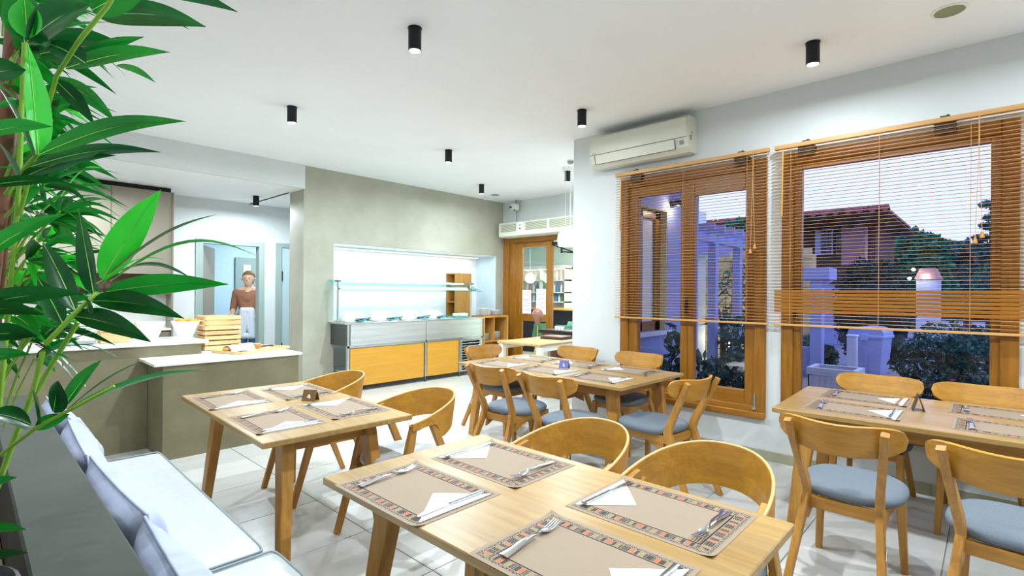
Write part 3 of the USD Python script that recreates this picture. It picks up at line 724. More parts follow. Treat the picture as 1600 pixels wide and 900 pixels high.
# ---------------------------------------------------------------- bench, its back wall, pillows
BW = (.10, .285, .95)
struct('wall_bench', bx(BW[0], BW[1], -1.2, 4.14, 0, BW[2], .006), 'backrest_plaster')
t = thing('bench', 'low built-in bench under the white cushions', 'bench', (.302, 0, 0))
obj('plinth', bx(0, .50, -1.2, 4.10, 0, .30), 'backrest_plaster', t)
obj('seat_board', bx(0, .56, -1.2, 4.12, .30, .34), 'white_plastic', t)
def bench_cushion(label, y0, y1):
    t = thing('bench_cushion', label, 'cushion', (.60, (y0 + y1) / 2, .34), -.9, 'white bench cushions')
    l = y1 - y0; c = bx(-.29, .30, -l / 2, l / 2, 0, .145, .03); m = trimesh.Trimesh(*c)
    obj('cover', cushion(.60, l, .15, 0, 0, 0, p=34, dome=.16), 'white_leather', t, True)
    a = np.linspace(0, 2 * math.pi, 120, endpoint=False); ex = 2 / 34
    P = [(.291 * np.sign(math.cos(q)) * abs(math.cos(q)) ** ex, (l / 2 - .009) * np.sign(math.sin(q)) * abs(math.sin(q)) ** ex, .137) for q in a]
    obj('piping', tube(P + P[:1], .0045, 6), 'seam', t, True)
bench_cushion('white bench cushion at the far end of the bench, by the counter', 2.238, 4.13)
bench_cushion('white bench cushion nearest the camera, cut by the bottom of the picture', .33, 2.230)
bench_cushion('white bench cushion outside the picture', -1.15, .31)
def pillow_mesh(w=.74, h=.47, th=.15, seed=0):
    n = 25; u = np.linspace(-1, 1, n); U, V = np.meshgrid(u, u, indexing='ij')
    T = th / 2 * ((1 - U ** 4) * (1 - V ** 4)) ** .5
    pin = 1 - .06 * (1 - np.abs(V) ** 2) * np.abs(U) ** 3; pin2 = 1 - .06 * (1 - np.abs(U) ** 2) * np.abs(V) ** 3
    nz = meshkit.fbm(np.stack([U * 2.2, V * 2.2, np.full_like(U, seed * 3.1)], -1), 3, seed) - .5
    A = np.stack([T + nz * .045 * (T > 0), U * w / 2 * pin, V * h / 2 * pin2 + h / 2], -1); B = A.copy(); B[..., 0] = -T + nz * .03 * (T > 0)
    v = np.vstack([A.reshape(-1, 3), B.reshape(-1, 3)]); o = n * n; f = []
    for i in range(n - 1):
        for j in range(n - 1):
            a, b, c, d = i * n + j, (i + 1) * n + j, (i + 1) * n + j + 1, i * n + j + 1
            f += [(a, b, c), (a, c, d), (o + a, o + c, o + b), (o + a, o + d, o + c)]
    return v, np.array(f)
for k, (y, lab, tilt, rz) in enumerate([(3.62, 'lavender-white pillow farthest along the bench, near the counter', -9, 2), (2.86, 'lavender-white pillow in the middle of the row on the bench', -10, -2),
                                        (2.09, 'lavender-white pillow third along the bench, close to us', -9, 2), (1.33, 'lavender-white pillow nearest us at the bottom edge', -10, -2)]):
    t = thing('pillow', lab, 'pillow', (.412, y, .487), rz, 'pillows along the bench back')
    v, f = xf(pillow_mesh(seed=k), ry=tilt); obj('cover', (v, f), 'pillow_fabric', t, True)
    n = 25; vv = v[:n * n].reshape(n, n, 3); ring = np.vstack([vv[:, 0], vv[-1, :], vv[::-1, -1], vv[0, ::-1]])
    obj('piping', tube(ring, .005, 6), 'pillow_fabric', t, True)

# ---------------------------------------------------------------- planter and bamboo
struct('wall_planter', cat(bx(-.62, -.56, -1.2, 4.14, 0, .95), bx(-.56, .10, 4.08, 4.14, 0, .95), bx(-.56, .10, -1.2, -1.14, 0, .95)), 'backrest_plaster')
t = thing('planter_shelf', 'brown wooden shelf inside the planter behind the bench back', 'shelf', (-.23, 1.5, 0))
for i in range(5): obj('plank', bx(-.33 + i * .132, -.33 + i * .132 + .129, -2.6, 2.56, .60, .63, .003), 'brown_board', t)
t = thing('glass_bowl', 'clear glass bowl with pale pebbles at the left picture edge', 'bowl', (.03, 1.62, .63))
obj('bowl', lathe([(0, 0), (.045, 0), (.062, .03), (.066, .08), (.06, .12), (.055, .12), (.061, .08), (.057, .035), (.042, .008), (0, .008)], 28), 'clear_glass', t, 50)
rng = random.Random(3)
obj('pebbles', cat(*[xf(trimesh.creation.icosphere(1, .013), (rng.uniform(-.03, .03), rng.uniform(-.03, .03), .02 + rng.random() * .03)) for _ in range(22)]), 'china', t, True, kind='stuff')

PL = thing('bamboo_plant', 'tall bright green bamboo plant in a black pot filling the left of the picture', 'plant', (0, 0, 0))
rng = random.Random(11)
pot = obj('pot', lathe([(0, .63), (.115, .63), (.15, .93), (.158, .95), (.150, .955), (.135, .93), (0, .92)], 32, -.07, 1.55), 'pot_black', PL, 40)
obj('soil', cyl(.138, .9, .935, 24, -.07, 1.55), 'soil', pot)
leaf_n = [0]
rest = []
def leaf(a, b, width, m, sag=.12, roll=0., vein=True):
    """lance-shaped leaf from a to b (plan points), folded along its midrib, arching by sag"""
    a, b = np.asarray(a, float), np.asarray(b, float); L = np.linalg.norm(b - a); d = (b - a) / L
    up = np.array([0, 0, 1.]); s = np.cross(d, up); s = s / (np.linalg.norm(s) + 1e-9) if np.linalg.norm(s) > .05 else np.array([.7, -.7, 0])
    nrm = np.cross(s, d); c, q = math.cos(roll), math.sin(roll); s, nrm = s * c + nrm * q, nrm * c - s * q
    n = 13; V = []
    for i in range(n):
        k = i / (n - 1); w = width * 1.36 * (k + .01) ** .62 * max(1 - k, 0) ** 1.05; w = max(w, .0004)
        p = a + d * L * k + up * sag * L * (math.sin(math.pi * k) - .35 * k * k) * .6
        V += [p - s * w + nrm * w * .22, p - s * w * .5 + nrm * w * .06, p, p + s * w * .5 + nrm * w * .06, p + s * w + nrm * w * .22]
    F = []
    for i in range(n - 1):
        for j in range(4):
            o = i * 5 + j; F += [(o, o + 5, o + 6), (o, o + 6, o + 1)]
    if leaf_n[0] >= 280: rest.append((np.array(V), np.array(F))); return
    leaf_n[0] += 1
    o = obj('leaf', (np.array(V), np.array(F)), m, PL, True)
    if vein and width > .02: obj('midrib', tube(np.array(V).reshape(n, 5, 3)[:, 2] + nrm * .0006, np.linspace(.0011, .0003, n), 5), 'leaf_vein', o)
def R3(p, w): return ray_pt(p[0], p[1], w)
# trunks and green canes
for pts, r, m in [([(-60, 900, 1.05), (-30, 560, 1.1), (3, 260, 1.1), (14, 130, 1.1), (24, 0, 1.1), (36, -180, 1.1)], .0165, 'bamboo_trunk'),
                  ([(-40, 860, 1.0), (0, 640, 1.02), (28, 300, 1.0), (33, 120, 1.0), (44, -160, 1.0)], .0042, 'stem_green'),
                  ([(-14, 640, 1.15), (6, 400, 1.15), (12, 340, 1.15), (22, 200, 1.15)], .006, 'bamboo_trunk'),
                  ([(-50, 900, .9), (18, 700, .9), (55, 600, .9), (70, 535, .9), (119, 484, .92), (150, 455, .95)], .0042, 'stem_green'),
                  ([(-60, 930, .95), (30, 660, .95), (85, 560, .95), (122, 500, .95)], .0042, 'stem_green'),
                  ([(-60, 760, .85), (0, 708, .85), (60, 663, .85), (180, 600, .87)], .003, 'stem_green'),
                  ([(30, 330, 1.0), (85, 115, .95), (120, 60, .9), (165, 5, .9), (190, -40, .9)], .0038, 'stem_green'),
                  ([(8, 300, .95), (32, 265, .95), (58, 236, .95), (62, 232, .95)], .004, 'stem_green')]:
    k = np.array([R3(p[:2], p[2]) for p in pts]); q = np.linspace(0, len(k) - 1, 24)
    obj('cane', tube(np.stack([np.interp(q, range(len(k)), k[:, i]) for i in range(3)], 1), r, 8), m, PL, True)
# the large leaves that stand out, base and tip seen in the photograph
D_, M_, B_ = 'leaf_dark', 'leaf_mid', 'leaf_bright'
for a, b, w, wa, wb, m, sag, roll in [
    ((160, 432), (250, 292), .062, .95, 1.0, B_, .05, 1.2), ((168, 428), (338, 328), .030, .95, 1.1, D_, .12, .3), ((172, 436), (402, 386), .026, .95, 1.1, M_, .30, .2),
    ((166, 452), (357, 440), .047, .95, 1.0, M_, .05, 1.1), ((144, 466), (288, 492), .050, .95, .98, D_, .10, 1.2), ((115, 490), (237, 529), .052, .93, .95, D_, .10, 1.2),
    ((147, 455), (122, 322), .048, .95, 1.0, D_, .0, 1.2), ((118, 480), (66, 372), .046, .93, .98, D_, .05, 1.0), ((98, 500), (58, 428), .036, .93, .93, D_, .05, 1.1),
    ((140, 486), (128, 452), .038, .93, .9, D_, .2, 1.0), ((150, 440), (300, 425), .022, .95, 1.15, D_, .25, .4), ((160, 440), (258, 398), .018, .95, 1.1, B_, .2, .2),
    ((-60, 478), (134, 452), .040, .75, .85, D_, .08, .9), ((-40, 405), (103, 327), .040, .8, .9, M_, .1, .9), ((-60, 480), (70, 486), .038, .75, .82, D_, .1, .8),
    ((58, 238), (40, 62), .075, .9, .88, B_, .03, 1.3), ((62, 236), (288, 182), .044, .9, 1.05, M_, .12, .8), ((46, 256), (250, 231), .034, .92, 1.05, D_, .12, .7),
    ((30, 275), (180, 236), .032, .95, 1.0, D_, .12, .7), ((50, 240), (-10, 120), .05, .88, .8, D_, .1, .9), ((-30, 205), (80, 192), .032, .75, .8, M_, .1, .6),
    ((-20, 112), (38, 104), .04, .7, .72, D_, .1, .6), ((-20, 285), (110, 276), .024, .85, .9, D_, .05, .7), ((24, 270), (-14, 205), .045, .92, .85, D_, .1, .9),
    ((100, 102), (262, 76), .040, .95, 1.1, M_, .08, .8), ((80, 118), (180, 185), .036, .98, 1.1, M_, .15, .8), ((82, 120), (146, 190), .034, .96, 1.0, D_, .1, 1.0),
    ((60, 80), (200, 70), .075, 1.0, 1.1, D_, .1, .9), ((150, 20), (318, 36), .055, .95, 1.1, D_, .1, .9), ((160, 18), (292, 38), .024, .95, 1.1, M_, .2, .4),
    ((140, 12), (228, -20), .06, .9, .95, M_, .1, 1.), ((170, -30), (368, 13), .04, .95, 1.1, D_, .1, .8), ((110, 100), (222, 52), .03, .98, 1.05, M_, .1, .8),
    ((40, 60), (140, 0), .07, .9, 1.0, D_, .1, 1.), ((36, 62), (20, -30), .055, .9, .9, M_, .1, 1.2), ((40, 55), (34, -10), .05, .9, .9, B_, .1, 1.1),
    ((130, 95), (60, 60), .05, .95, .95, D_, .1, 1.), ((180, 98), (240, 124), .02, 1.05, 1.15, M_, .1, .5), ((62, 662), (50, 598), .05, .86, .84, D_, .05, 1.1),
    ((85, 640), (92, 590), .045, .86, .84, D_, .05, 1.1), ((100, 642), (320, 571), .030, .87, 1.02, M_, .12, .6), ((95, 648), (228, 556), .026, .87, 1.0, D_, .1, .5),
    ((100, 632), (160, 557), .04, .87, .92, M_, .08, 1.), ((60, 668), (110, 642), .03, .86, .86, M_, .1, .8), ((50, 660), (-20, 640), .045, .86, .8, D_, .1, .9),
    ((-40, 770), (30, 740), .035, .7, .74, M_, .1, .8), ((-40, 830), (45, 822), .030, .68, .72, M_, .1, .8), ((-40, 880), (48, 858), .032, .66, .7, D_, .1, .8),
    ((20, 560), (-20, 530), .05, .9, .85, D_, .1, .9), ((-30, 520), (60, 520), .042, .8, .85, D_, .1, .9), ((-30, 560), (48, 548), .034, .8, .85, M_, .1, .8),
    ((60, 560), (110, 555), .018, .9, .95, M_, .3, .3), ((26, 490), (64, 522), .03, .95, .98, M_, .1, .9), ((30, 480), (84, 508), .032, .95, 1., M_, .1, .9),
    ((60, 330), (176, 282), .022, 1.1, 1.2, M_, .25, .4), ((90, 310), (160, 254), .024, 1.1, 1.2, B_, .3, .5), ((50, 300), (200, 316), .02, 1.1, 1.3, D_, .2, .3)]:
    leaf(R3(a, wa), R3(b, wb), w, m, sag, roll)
# the dense farther foliage: whorls of leaves along thin twigs
for k in range(74):
    px, py = rng.uniform(-30, 120), rng.uniform(-60, 560)
    if px > 60 and 250 > py: px -= 40
    if px > 75: px -= 25
    w = rng.uniform(1.05, 1.6); c = R3((px, py), w)
    tw = R3((min(px, 15) * .5, py + rng.uniform(40, 120)), w); obj('twig', tube([tw, (tw + c) / 2 + [0, 0, .01], c], [.003, .0025, .002], 5), 'stem_green', PL)
    n = rng.randint(5, 8); base = rng.uniform(-.6, .9)
    for i in range(n):
        an = base + rng.uniform(-1.5, 1.5); el = rng.uniform(-.5, .45); ln = rng.uniform(.10, .20)
        v = RGT * math.cos(an) * math.cos(el) + FWD * math.sin(an) * math.cos(el) * .7 + np.array([0, 0, math.sin(el)])
        leaf(c + v * .01, c + v * ln, rng.uniform(.014, .030), rng.choice([D_, M_, M_, D_, B_]), rng.uniform(.05, .3), rng.uniform(-.3, 1.1), False)

obj('far_leaves', cat(*rest), 'leaf_mid', PL, True, kind='stuff')

# ---------------------------------------------------------------- counters and what stands on them
t = thing('low_counter', 'low grey plastered counter with a white top, beside the niche wall', 'counter', (0, 0, 0))
obj('body', bx(1.245, 2.50, 5.53, 6.9, 0, .872), 'counter_plaster', t); obj('worktop', bx(1.17, 2.53, 5.50, 6.95, .872, .90, .004), 'counter_white', t)
t = thing('high_counter', 'higher grey plastered counter with a white top, holding the white bowls', 'counter', (0, 0, 0))
obj('body', cat(bx(-1.5, 1.242, 6.095, 6.75, 0, 1.012), bx(1.242, 1.715, 6.095, 6.75, .902, 1.012)), 'counter_plaster', t); obj('worktop', bx(-1.55, 1.775, 6.06, 6.80, 1.012, 1.04, .004), 'counter_white', t)
bowl_p = [(0, 0), (.062, 0), (.068, .008), (.085, .05), (.118, .13), (.140, .186), (.141, .192), (.136, .192), (.112, .13), (.078, .052), (.058, .016), (0, .012)]
t = thing('white_bowl', 'empty white tapered bowl on the high counter', 'bowl', (1.335, 6.47, 1.04)); obj('bowl', lathe(bowl_p, 40), 'china', t, 50)
t = thing('white_bowl', 'white tapered bowl full of oranges on the high counter', 'bowl', (1.665, 6.47, 1.04)); obj('bowl', lathe(bowl_p, 40), 'china', t, 50)
def orange(): 
    t = thing('orange', 'x', 'fruit'); m = trimesh.creation.icosphere(3, .045); v = np.array(m.vertices); v *= (1 + .012 * (meshkit.noise(v * 300) - .5))[:, None]; v[:, 2] *= .95
    obj('peel', (v, m.faces), 'orange_skin', t, True); obj('stem_end', cyl(.005, .041, .0445, 8), 'stem_green', t); return t
og = Copies(orange)
for (x, y, z), lab in zip([(-.07, -.04, .185), (.03, -.06, .182), (.085, .0, .17), (-.02, .05, .18), (.05, .06, .175), (-.06, .05, .13), (.0, -.0, .115)],
                          ['leftmost orange on top of the white bowl', 'front middle orange on top of the white bowl', 'rightmost orange in the white bowl', 'orange at the back of the heap in the white bowl', 'orange at the back right of the white bowl',
                           'orange buried at the left inside the white bowl', 'orange buried in the middle of the white bowl']):
    og(lab, (1.665 + x, 6.47 + y, 1.04 + z), rng.uniform(0, 360), 'oranges in the white bowl')
t = thing('juicer', 'white tapered juicer on a steel base on the high counter, behind the leaves', 'kitchen appliance', (.71, 6.42, 1.04))
obj('body', prism([(-.16, .035), (.16, .035), (.13, .17), (.07, .23), (-.07, .23), (-.13, .17)], .20, 'y', -.10), 'white_plastic', t)
obj('base', bx(-.165, .165, -.11, .11, .008, .036, .006), 'steel', t); obj('feet', cat(*[cyl(.012, 0, .009, 10, x, y) for x in (-.13, .13) for y in (-.08, .08)]), 'dark_plastic', t)
obj('chute', cyl(.05, .225, .29, 20), 'white_plastic', t)
t = thing('bread_box', 'small bamboo box on the high counter between the juicer and the bowls', 'box', (1.03, 6.44, 1.04))
obj('body', bx(-.12, .12, -.09, .09, 0, .11, .006), 'crate_pine', t); obj('lid', bx(-.125, .125, -.095, .095, .11, .122, .004), 'crate_pine', t)
t = thing('nut_jar', 'glass jar of nuts on the high counter behind the bamboo leaves', 'jar', (.25, 6.35, 1.04))
obj('jar', lathe([(0, 0), (.075, 0), (.08, .02), (.08, .16), (.06, .185), (.06, .20), (.056, .20), (.056, .183), (.075, .157), (.075, .02), (0, .008)], 28), 'clear_glass', t, 50)
obj('nuts', cat(*[xf(trimesh.creation.icosphere(1, .013), (.056 * math.sqrt(rng.random()) * math.cos(a := rng.uniform(0, 6.28)), .056 * math.sin(a) * rng.random(), .02 + .13 * rng.random())) for _ in range(110)]), 'brown_board', t, True, kind='stuff')
obj('lid', cyl(.064, .20, .222, 24), 'steel', t)
gl_p = [(0, 0), (.028, 0), (.034, .11), (.032, .11), (.026, .006), (0, .006)]
def make_glass(): t = thing('drinking_glass', 'x', 'glass'); obj('tumbler', lathe(gl_p, 16), 'clear_glass', t, 50); return t
gls = Copies(make_glass)
gls('clear tumbler standing beside the nut jar on the high counter', (.42, 6.30, 1.04), 0)
for i in range(9): gls('%s clear tumbler from the left in the open niche of the cabinets' % ORD[i], (1.00 + i * .085, 9.33, 1.531), 0, 'tumblers in the cabinet niche')
def crate(label, z, n):
    t = thing('wooden_crate', label, 'crate', (2.0, 6.49, z), 0)
    w, d, p = .185, .15, .0555
    for i in range(n):
        for s in (-1, 1):
            obj('slat', bx(-w, w, s * d - .007, s * d + .007, i * p + .004, i * p + .046, .002), 'crate_pine', t)
            obj('slat', bx(s * w - .007, s * w + .007, -d + .007, d - .007, i * p + .004, i * p + .046, .002), 'crate_pine', t)
    for sx in (-1, 1):
        for sy in (-1, 1): obj('post', bx(sx * (w - .018) - .01, sx * (w - .018) + .01, sy * (d - .018) - .01, sy * (d - .018) + .01, 0, n * p - .004), 'crate_pine', t)
    obj('base', bx(-w + .008, w - .008, -d + .008, d - .008, .004, .012), 'crate_pine', t)
crate('lower pine crate of the stack on the low counter', .90, 4); crate('upper pine crate on top of the stack on the low counter', .90 + 4 * .0555, 3)
t = thing('bread_tray', 'shallow bamboo tray at the front of the low counter', 'tray', (2.20, 6.02, .90), 24)
obj('base', bx(-.34, .34, -.20, .20, 0, .012, .003), 'crate_pine', t)
for s in (-1, 1): obj('rim', bx(-.34, .34, s * .20 - .008, s * .20 + .008, .0, .03, .003), 'crate_pine', t); obj('rim', bx(s * .34 - .008, s * .34 + .008, -.192, .192, 0, .03, .003), 'crate_pine', t)
t = thing('folded_cloth', 'white cloth folded over bread on the bamboo tray', 'cloth', (2.03, 5.93, .913), 10)
P = np.array([[(x, .085 * math.sin(a) * 1.1, .07 * math.cos(a) + .002) for a in np.linspace(-1.45, 1.45, 17)] for x in np.linspace(-.13, .13, 9)]); P[..., 2] += .008 * (meshkit.noise(P * 14) - .5)
obj('cloth', slab(P, .004), 'paper', t, True)
m = trimesh.creation.icosphere(2, 1.); v = np.array(m.vertices) * [.15, .062, .032] + [-.02, 0, .033]; tag_l = thing('bread_loaf', 'brown bread loaf under the white cloth on the tray', 'bread', (2.03, 5.93, .913), 10); obj('crust', (v, m.faces), 'bread_crust', tag_l, True)
t = thing('bread_bowl', 'half bread roll lying beside the cloth on the tray', 'bread', (2.27, 6.12, .912)); obj('crust', lathe([(0, 0), (.05, .0), (.062, .025), (.06, .045), (.04, .052), (0, .05)], 24), 'bread_crust', t, 50); obj('crumb', cyl(.054, .05, .056, 24), 'crate_pine', t)
t = thing('tongs', 'dark steel tongs on the bamboo tray', 'tongs', (2.40, 6.15, .915), 30)
for s in (-1, 1): obj('arm', beam([(-.10, s * .004, .012), (0, s * .022, .016), (.10, s * .016, .008)], [.003] * 3, [.014, .012, .02]), 'dark_steel', t)
# tall cabinets behind
t = thing('tall_cabinets', 'tall taupe wall cabinets with an open niche, behind the counters', 'cabinet', (0, 0, 0))
obj('carcass', cat(bx(-1.6, 2.17, 9.205, 9.78, 1.81, 3.06), bx(-1.6, 2.17, 9.5, 9.78, .95, 1.81), bx(-1.6, 2.17, 9.25, 9.78, 0, .95)), 'cabinet_inside', t)  # brown niche back above the shelf carries its shadow in the colour
obj('end_panel', bx(2.17, 2.192, 9.17, 9.78, 0, 3.06), 'cabinet_taupe', t); obj('top_gap', bx(-1.6, 2.17, 9.26, 9.78, 3.06, ZL), 'gap_black', t)  # black block draws the shadow between cabinet tops and ceiling
for a, b in ((1.43, 2.168), (.652, 1.424), (-.126, .646), (-.9, -.132)):
    d = obj('door', bx(a, b, 9.182, 9.205, 1.80, 3.055, .002), 'cabinet_taupe', t)
    obj('base_door', bx(a, b, 9.22, 9.25, .08, .93, .002), 'cabinet_taupe', t)
obj('shelf', bx(-1.6, 2.17, 9.22, 9.5, 1.50, 1.53), 'cabinet_inside', t); obj('splashback', bx(-1.6, 2.17, 9.49, 9.50, .98, 1.50), 'counter_white', t); obj('worktop', bx(-1.6, 2.17, 9.18, 9.5, .95, .98), 'counter_white', t)

# ---------------------------------------------------------------- buffet
BF, B0, B1 = 7.20, 3.95, 6.87
t = thing('buffet_counter', 'stainless steel buffet counter with oak panels in the wall recess', 'buffet counter', (0, 0, 0))
obj('cold_tank', cat(bx(B0 + .04, B1 - .03, BF + .012, 7.98, .72, 1.05)), 'dark_steel', t)
for a, b in ((4.06, 5.50), (5.52, 6.82)): obj('front_panel', bx(a, b, BF - .004, BF + .012, .725, 1.055, .004), 'brushed_steel', t)
obj('top_rim', bx(B0, B1, BF - .03, BF + .08, 1.055, 1.08, .004), 'steel', t); obj('top_rim', bx(B0, B1, 7.90, 8.0, 1.055, 1.08, .004), 'steel', t)
obj('top_rim', bx(B0, B0 + .08, BF + .08, 7.9, 1.055, 1.08, .004), 'steel', t); obj('top_rim', bx(B1 - .08, B1, BF + .08, 7.9, 1.055, 1.08, .004), 'steel', t)
obj('well', bx(B0 + .08, B1 - .08, BF + .08, 7.9, 1.0, 1.056), 'white_plastic', t)
obj('lower_rail', bx(4.0, B1, BF, BF + .03, .685, .725, .003), 'steel', t)
for x in (4.03, 5.51, 6.30, 6.845):
    p = obj('post', bx(x - .022, x + .022, BF, BF + .044, .09, 1.056, .004), 'steel', t); obj('foot', cat(cyl(.022, 0, .02, 16, x, BF + .022), cyl(.012, .02, .09, 12, x, BF + .022)), 'dark_steel', p)
for x in (4.03, 6.845): obj('post', bx(x - .022, x + .022, 7.90, 7.944, .0, 1.056, .004), 'steel', t)
obj('oak_panel', bx(4.07, 5.475, BF + .012, BF + .03, .085, .68, .003), 'panel_oak', t); obj('oak_panel', bx(5.545, 6.27, BF + .012, BF + .03, .085, .68, .003), 'panel_oak', t)
g = obj('vent_frame', prism(sbox(6.325, .085, 6.82, .69).difference(sbox(6.35, .11, 6.80, .67)), .02, 'y', BF + .006), 'steel', t); obj('vent_back', bx(6.33, 6.815, BF + .05, BF + .07, .09, .68), 'gap_black', g)
for i in range(11): obj('vent_slat', xf(bx(6.345, 6.805, -.028, .004, -.003, .003), (0, BF + .024, .135 + i * .0505), rx=-32), 'steel', g)
obj('under_shelf', bx(4.05, 6.82, BF + .06, 7.9, .30, .32), 'steel', t)
gd = obj('sneeze_guard', xf(bx(B0 - .02, B1 - .02, -.34, .12, -.005, .005), (0, 7.52, 1.69), rx=20), 'sneeze_glass', t)
obj('guard_shelf', bx(B0 - .02, B1 - .02, 7.42, 7.80, 1.738, 1.748), 'sneeze_glass', t)
for x in (3.985, 6.78):
    p = obj('guard_post', cyl(.016, 1.08, 1.74, 14, x, 7.45), 'steel', t); obj('guard_clamp', cat(bx(x - .035, x + .035, 7.40, 7.50, 1.715, 1.735, .004), rod((x, 7.45, 1.60), (x, 7.30, 1.61), .010)), 'dark_steel', p)
strip = obj('light_strip', bx(B0 + .1, B1 - .15, 7.60, 7.64, 1.712, 1.736), 'strip_glow', t)
light_at('RectLight', '/World/buffet_counter/strip_light', (5.4, 7.62, 1.70), (2.6, .05), .4, (.9, .97, 1.))
# recess light on its ceiling
t = thing('recess_light', 'flat white light strip on the ceiling of the buffet recess', 'light', (5.87, 8.12, NZ - .014))
obj('housing', bx(-1.7, 1.7, -.05, .05, -.03, 0, .004), 'white_plastic', t); obj('diffuser', bx(-1.68, 1.68, -.042, .042, -.036, -.03), 'strip_glow', t)
light_at('RectLight', str(t.GetPath()) + '/tube', (0, 0, -.04), (3.3, .08), 1.1, (.92, .97, 1.))
rng = random.Random(5)
def make_dish():
    t = thing('salad_bowl', 'x', 'bowl')
    obj('bowl', lathe([(0, 0), (.13, 0), (.20, .04), (.225, .075), (.235, .075), (.21, .03), (.14, -.012), (0, -.012)], 36), 'china', t, 50)
    m = trimesh.creation.icosphere(3, 1.); v = np.array(m.vertices) * [.215, .215, .11]; v += (meshkit.noise(v * 22)[:, None] - .5) * .03; v[:, 2] = np.maximum(v[:, 2], -.005) + .06
    obj('film_cover', (v, m.faces), 'cling_film', t, True)
    return t
dish = Copies(make_dish)
for i, (x, w) in enumerate(zip((4.32, 4.86, 5.40, 5.92), ('first from the left', 'second from the left', 'third from the left', 'fourth from the left'))):
    dish('film-covered white salad bowl on the steel buffet, ' + w, (x, 7.58, 1.068), i * 50, 'covered bowls on the buffet')
def make_utensil():
    t = thing('serving_cloth', 'x', 'serving utensil')
    P = np.array([[(x, y, .035 + .02 * math.sin(x * 30) - .03 * (x / .12) ** 2 * .5 + .012 * math.cos(y * 40)) for y in np.linspace(-.05, .05, 7)] for x in np.linspace(-.12, .12, 13)])
    obj('cloth', slab(P, .006), 'teal_cloth', t, True); obj('handle', rod((-.14, .01, .03), (.13, -.02, .06), .009), 'dark_plastic', t); return t
ut = Copies(make_utensil)
for x, w, r in zip((4.36, 4.95, 5.55, 5.98), ('first', 'second', 'third', 'fourth'), (8, -10, 5, 20)):
    ut('teal cloth and serving tongs in front of the %s covered bowl from the left' % w, (x, 7.33, 1.08), r, 'serving cloths along the buffet')
t = thing('green_tray', 'flat green tray at the right end of the buffet', 'tray', (6.45, 7.45, 1.08)); obj('tray', bx(-.16, .16, -.12, .12, 0, .02, .004), 'teal_cloth', t); obj('liner', bx(-.14, .14, -.10, .10, .02, .03), 'green_chair', t)
# oak shelf unit in the recess
t = thing('oak_rack', 'open oak rack with compartments standing behind the buffet', 'shelf', (6.84, 7.99, 1.02))
W_, D_x, H_ = .44, .29, .93
obj('side_panel', bx(0, W_, 0, .022, 0, H_), 'shelf_oak', t); obj('side_panel', bx(0, W_, D_x - .022, D_x, 0, H_), 'shelf_oak', t)
obj('top_panel', bx(0, W_, .022, D_x - .022, H_ - .022, H_), 'shelf_oak', t); obj('bottom_panel', bx(0, W_, .022, D_x - .022, 0, .022), 'shelf_oak', t); obj('back_panel', bx(W_ - .012, W_, .022, D_x - .022, .022, H_ - .022), 'shelf_oak', t)
for z in (.33, .62): obj('shelf', bx(.01, W_ - .012, .022, D_x - .022, z, z + .02), 'shelf_oak', t)
plate_p = [(0, 0), (.07, 0), (.085, .006), (.12, .016), (.122, .02), (.085, .012), (.07, .006), (0, .006)]
def make_plate(): t = thing('white_plate', 'x', 'plate'); obj('plate', lathe(plate_p, 32), 'china', t, 50); return t
pl = Copies(make_plate)
for i in range(5): pl('%s white plate from the bottom on the shelf of the oak rack' % ORD[i], (6.98, 8.13, 1.02 + .642 + i * .011), 0, 'plates in the oak rack')
t = thing('side_shelf', 'low open oak shelf unit between the buffet and the timber door', 'shelf', (6.93, 7.24, 0))
W_, D_x, H_ = .70, .42, 1.10
for x in (0, W_ - .04): obj('side_panel', bx(x, x + .04, 0, D_x, 0, H_ - .04), 'shelf_oak', t)
obj('top_panel', bx(0, W_, 0, D_x, H_ - .04, H_), 'oak_x', t); obj('back_panel', bx(.04, W_ - .04, D_x - .015, D_x, .05, H_ - .04), 'shelf_oak', t)
for z in (.10, .58): obj('shelf', bx(.04, W_ - .04, .01, D_x - .015, z, z + .03), 'oak_x', t)
obj('divider', bx(.30, .32, .012, D_x - .015, .61, H_ - .04), 'shelf_oak', t)
for i in range(10): pl('%s white plate from the bottom, left stack on top of the oak shelf unit' % ORD[i], (7.12, 7.43, 1.10 + i * .0135), 0, 'left plate stack on the oak shelf unit')
for i in range(7): pl('%s white plate from the bottom, right stack on top of the oak shelf unit' % ORD[i], (7.44, 7.43, 1.10 + i * .0135), 0, 'right plate stack on the oak shelf unit')
for i in range(9): pl('%s white plate from the bottom, left stack inside the oak shelf unit' % ORD[i], (7.09, 7.42, .61 + i * .0135), 0, 'left plate stack inside the oak shelf unit')
for i in range(11): pl('%s white plate from the bottom, right stack inside the oak shelf unit' % ORD[i], (7.40, 7.42, .61 + i * .0135), 0, 'right plate stack inside the oak shelf unit')
def make_cup(): t = thing('white_cup', 'x', 'cup'); obj('cup', lathe([(0, 0), (.025, 0), (.036, .07), (.033, .07), (.023, .006), (0, .006)], 18), 'china', t, 50); return t
cup = Copies(make_cup)
for i in range(5):
    for j in range(2): cup('%s small white cup from the left, %s row, at the buffet right end' % (ORD[i], ('front', 'back')[j]), (6.56 + i * .065 + j * .02, 7.62 + j * .09, 1.08), 0, 'cups at the end of the buffet')
t = thing('stacked_trays', 'dark trays stacked on the floor at the left end of the buffet', 'tray', (4.20, 7.55, 0))
for i in range(3): obj('tray', bx(-.12, .2, -.2, .2, .01 + i * .09, .08 + i * .09, .006), 'dark_plastic', t)

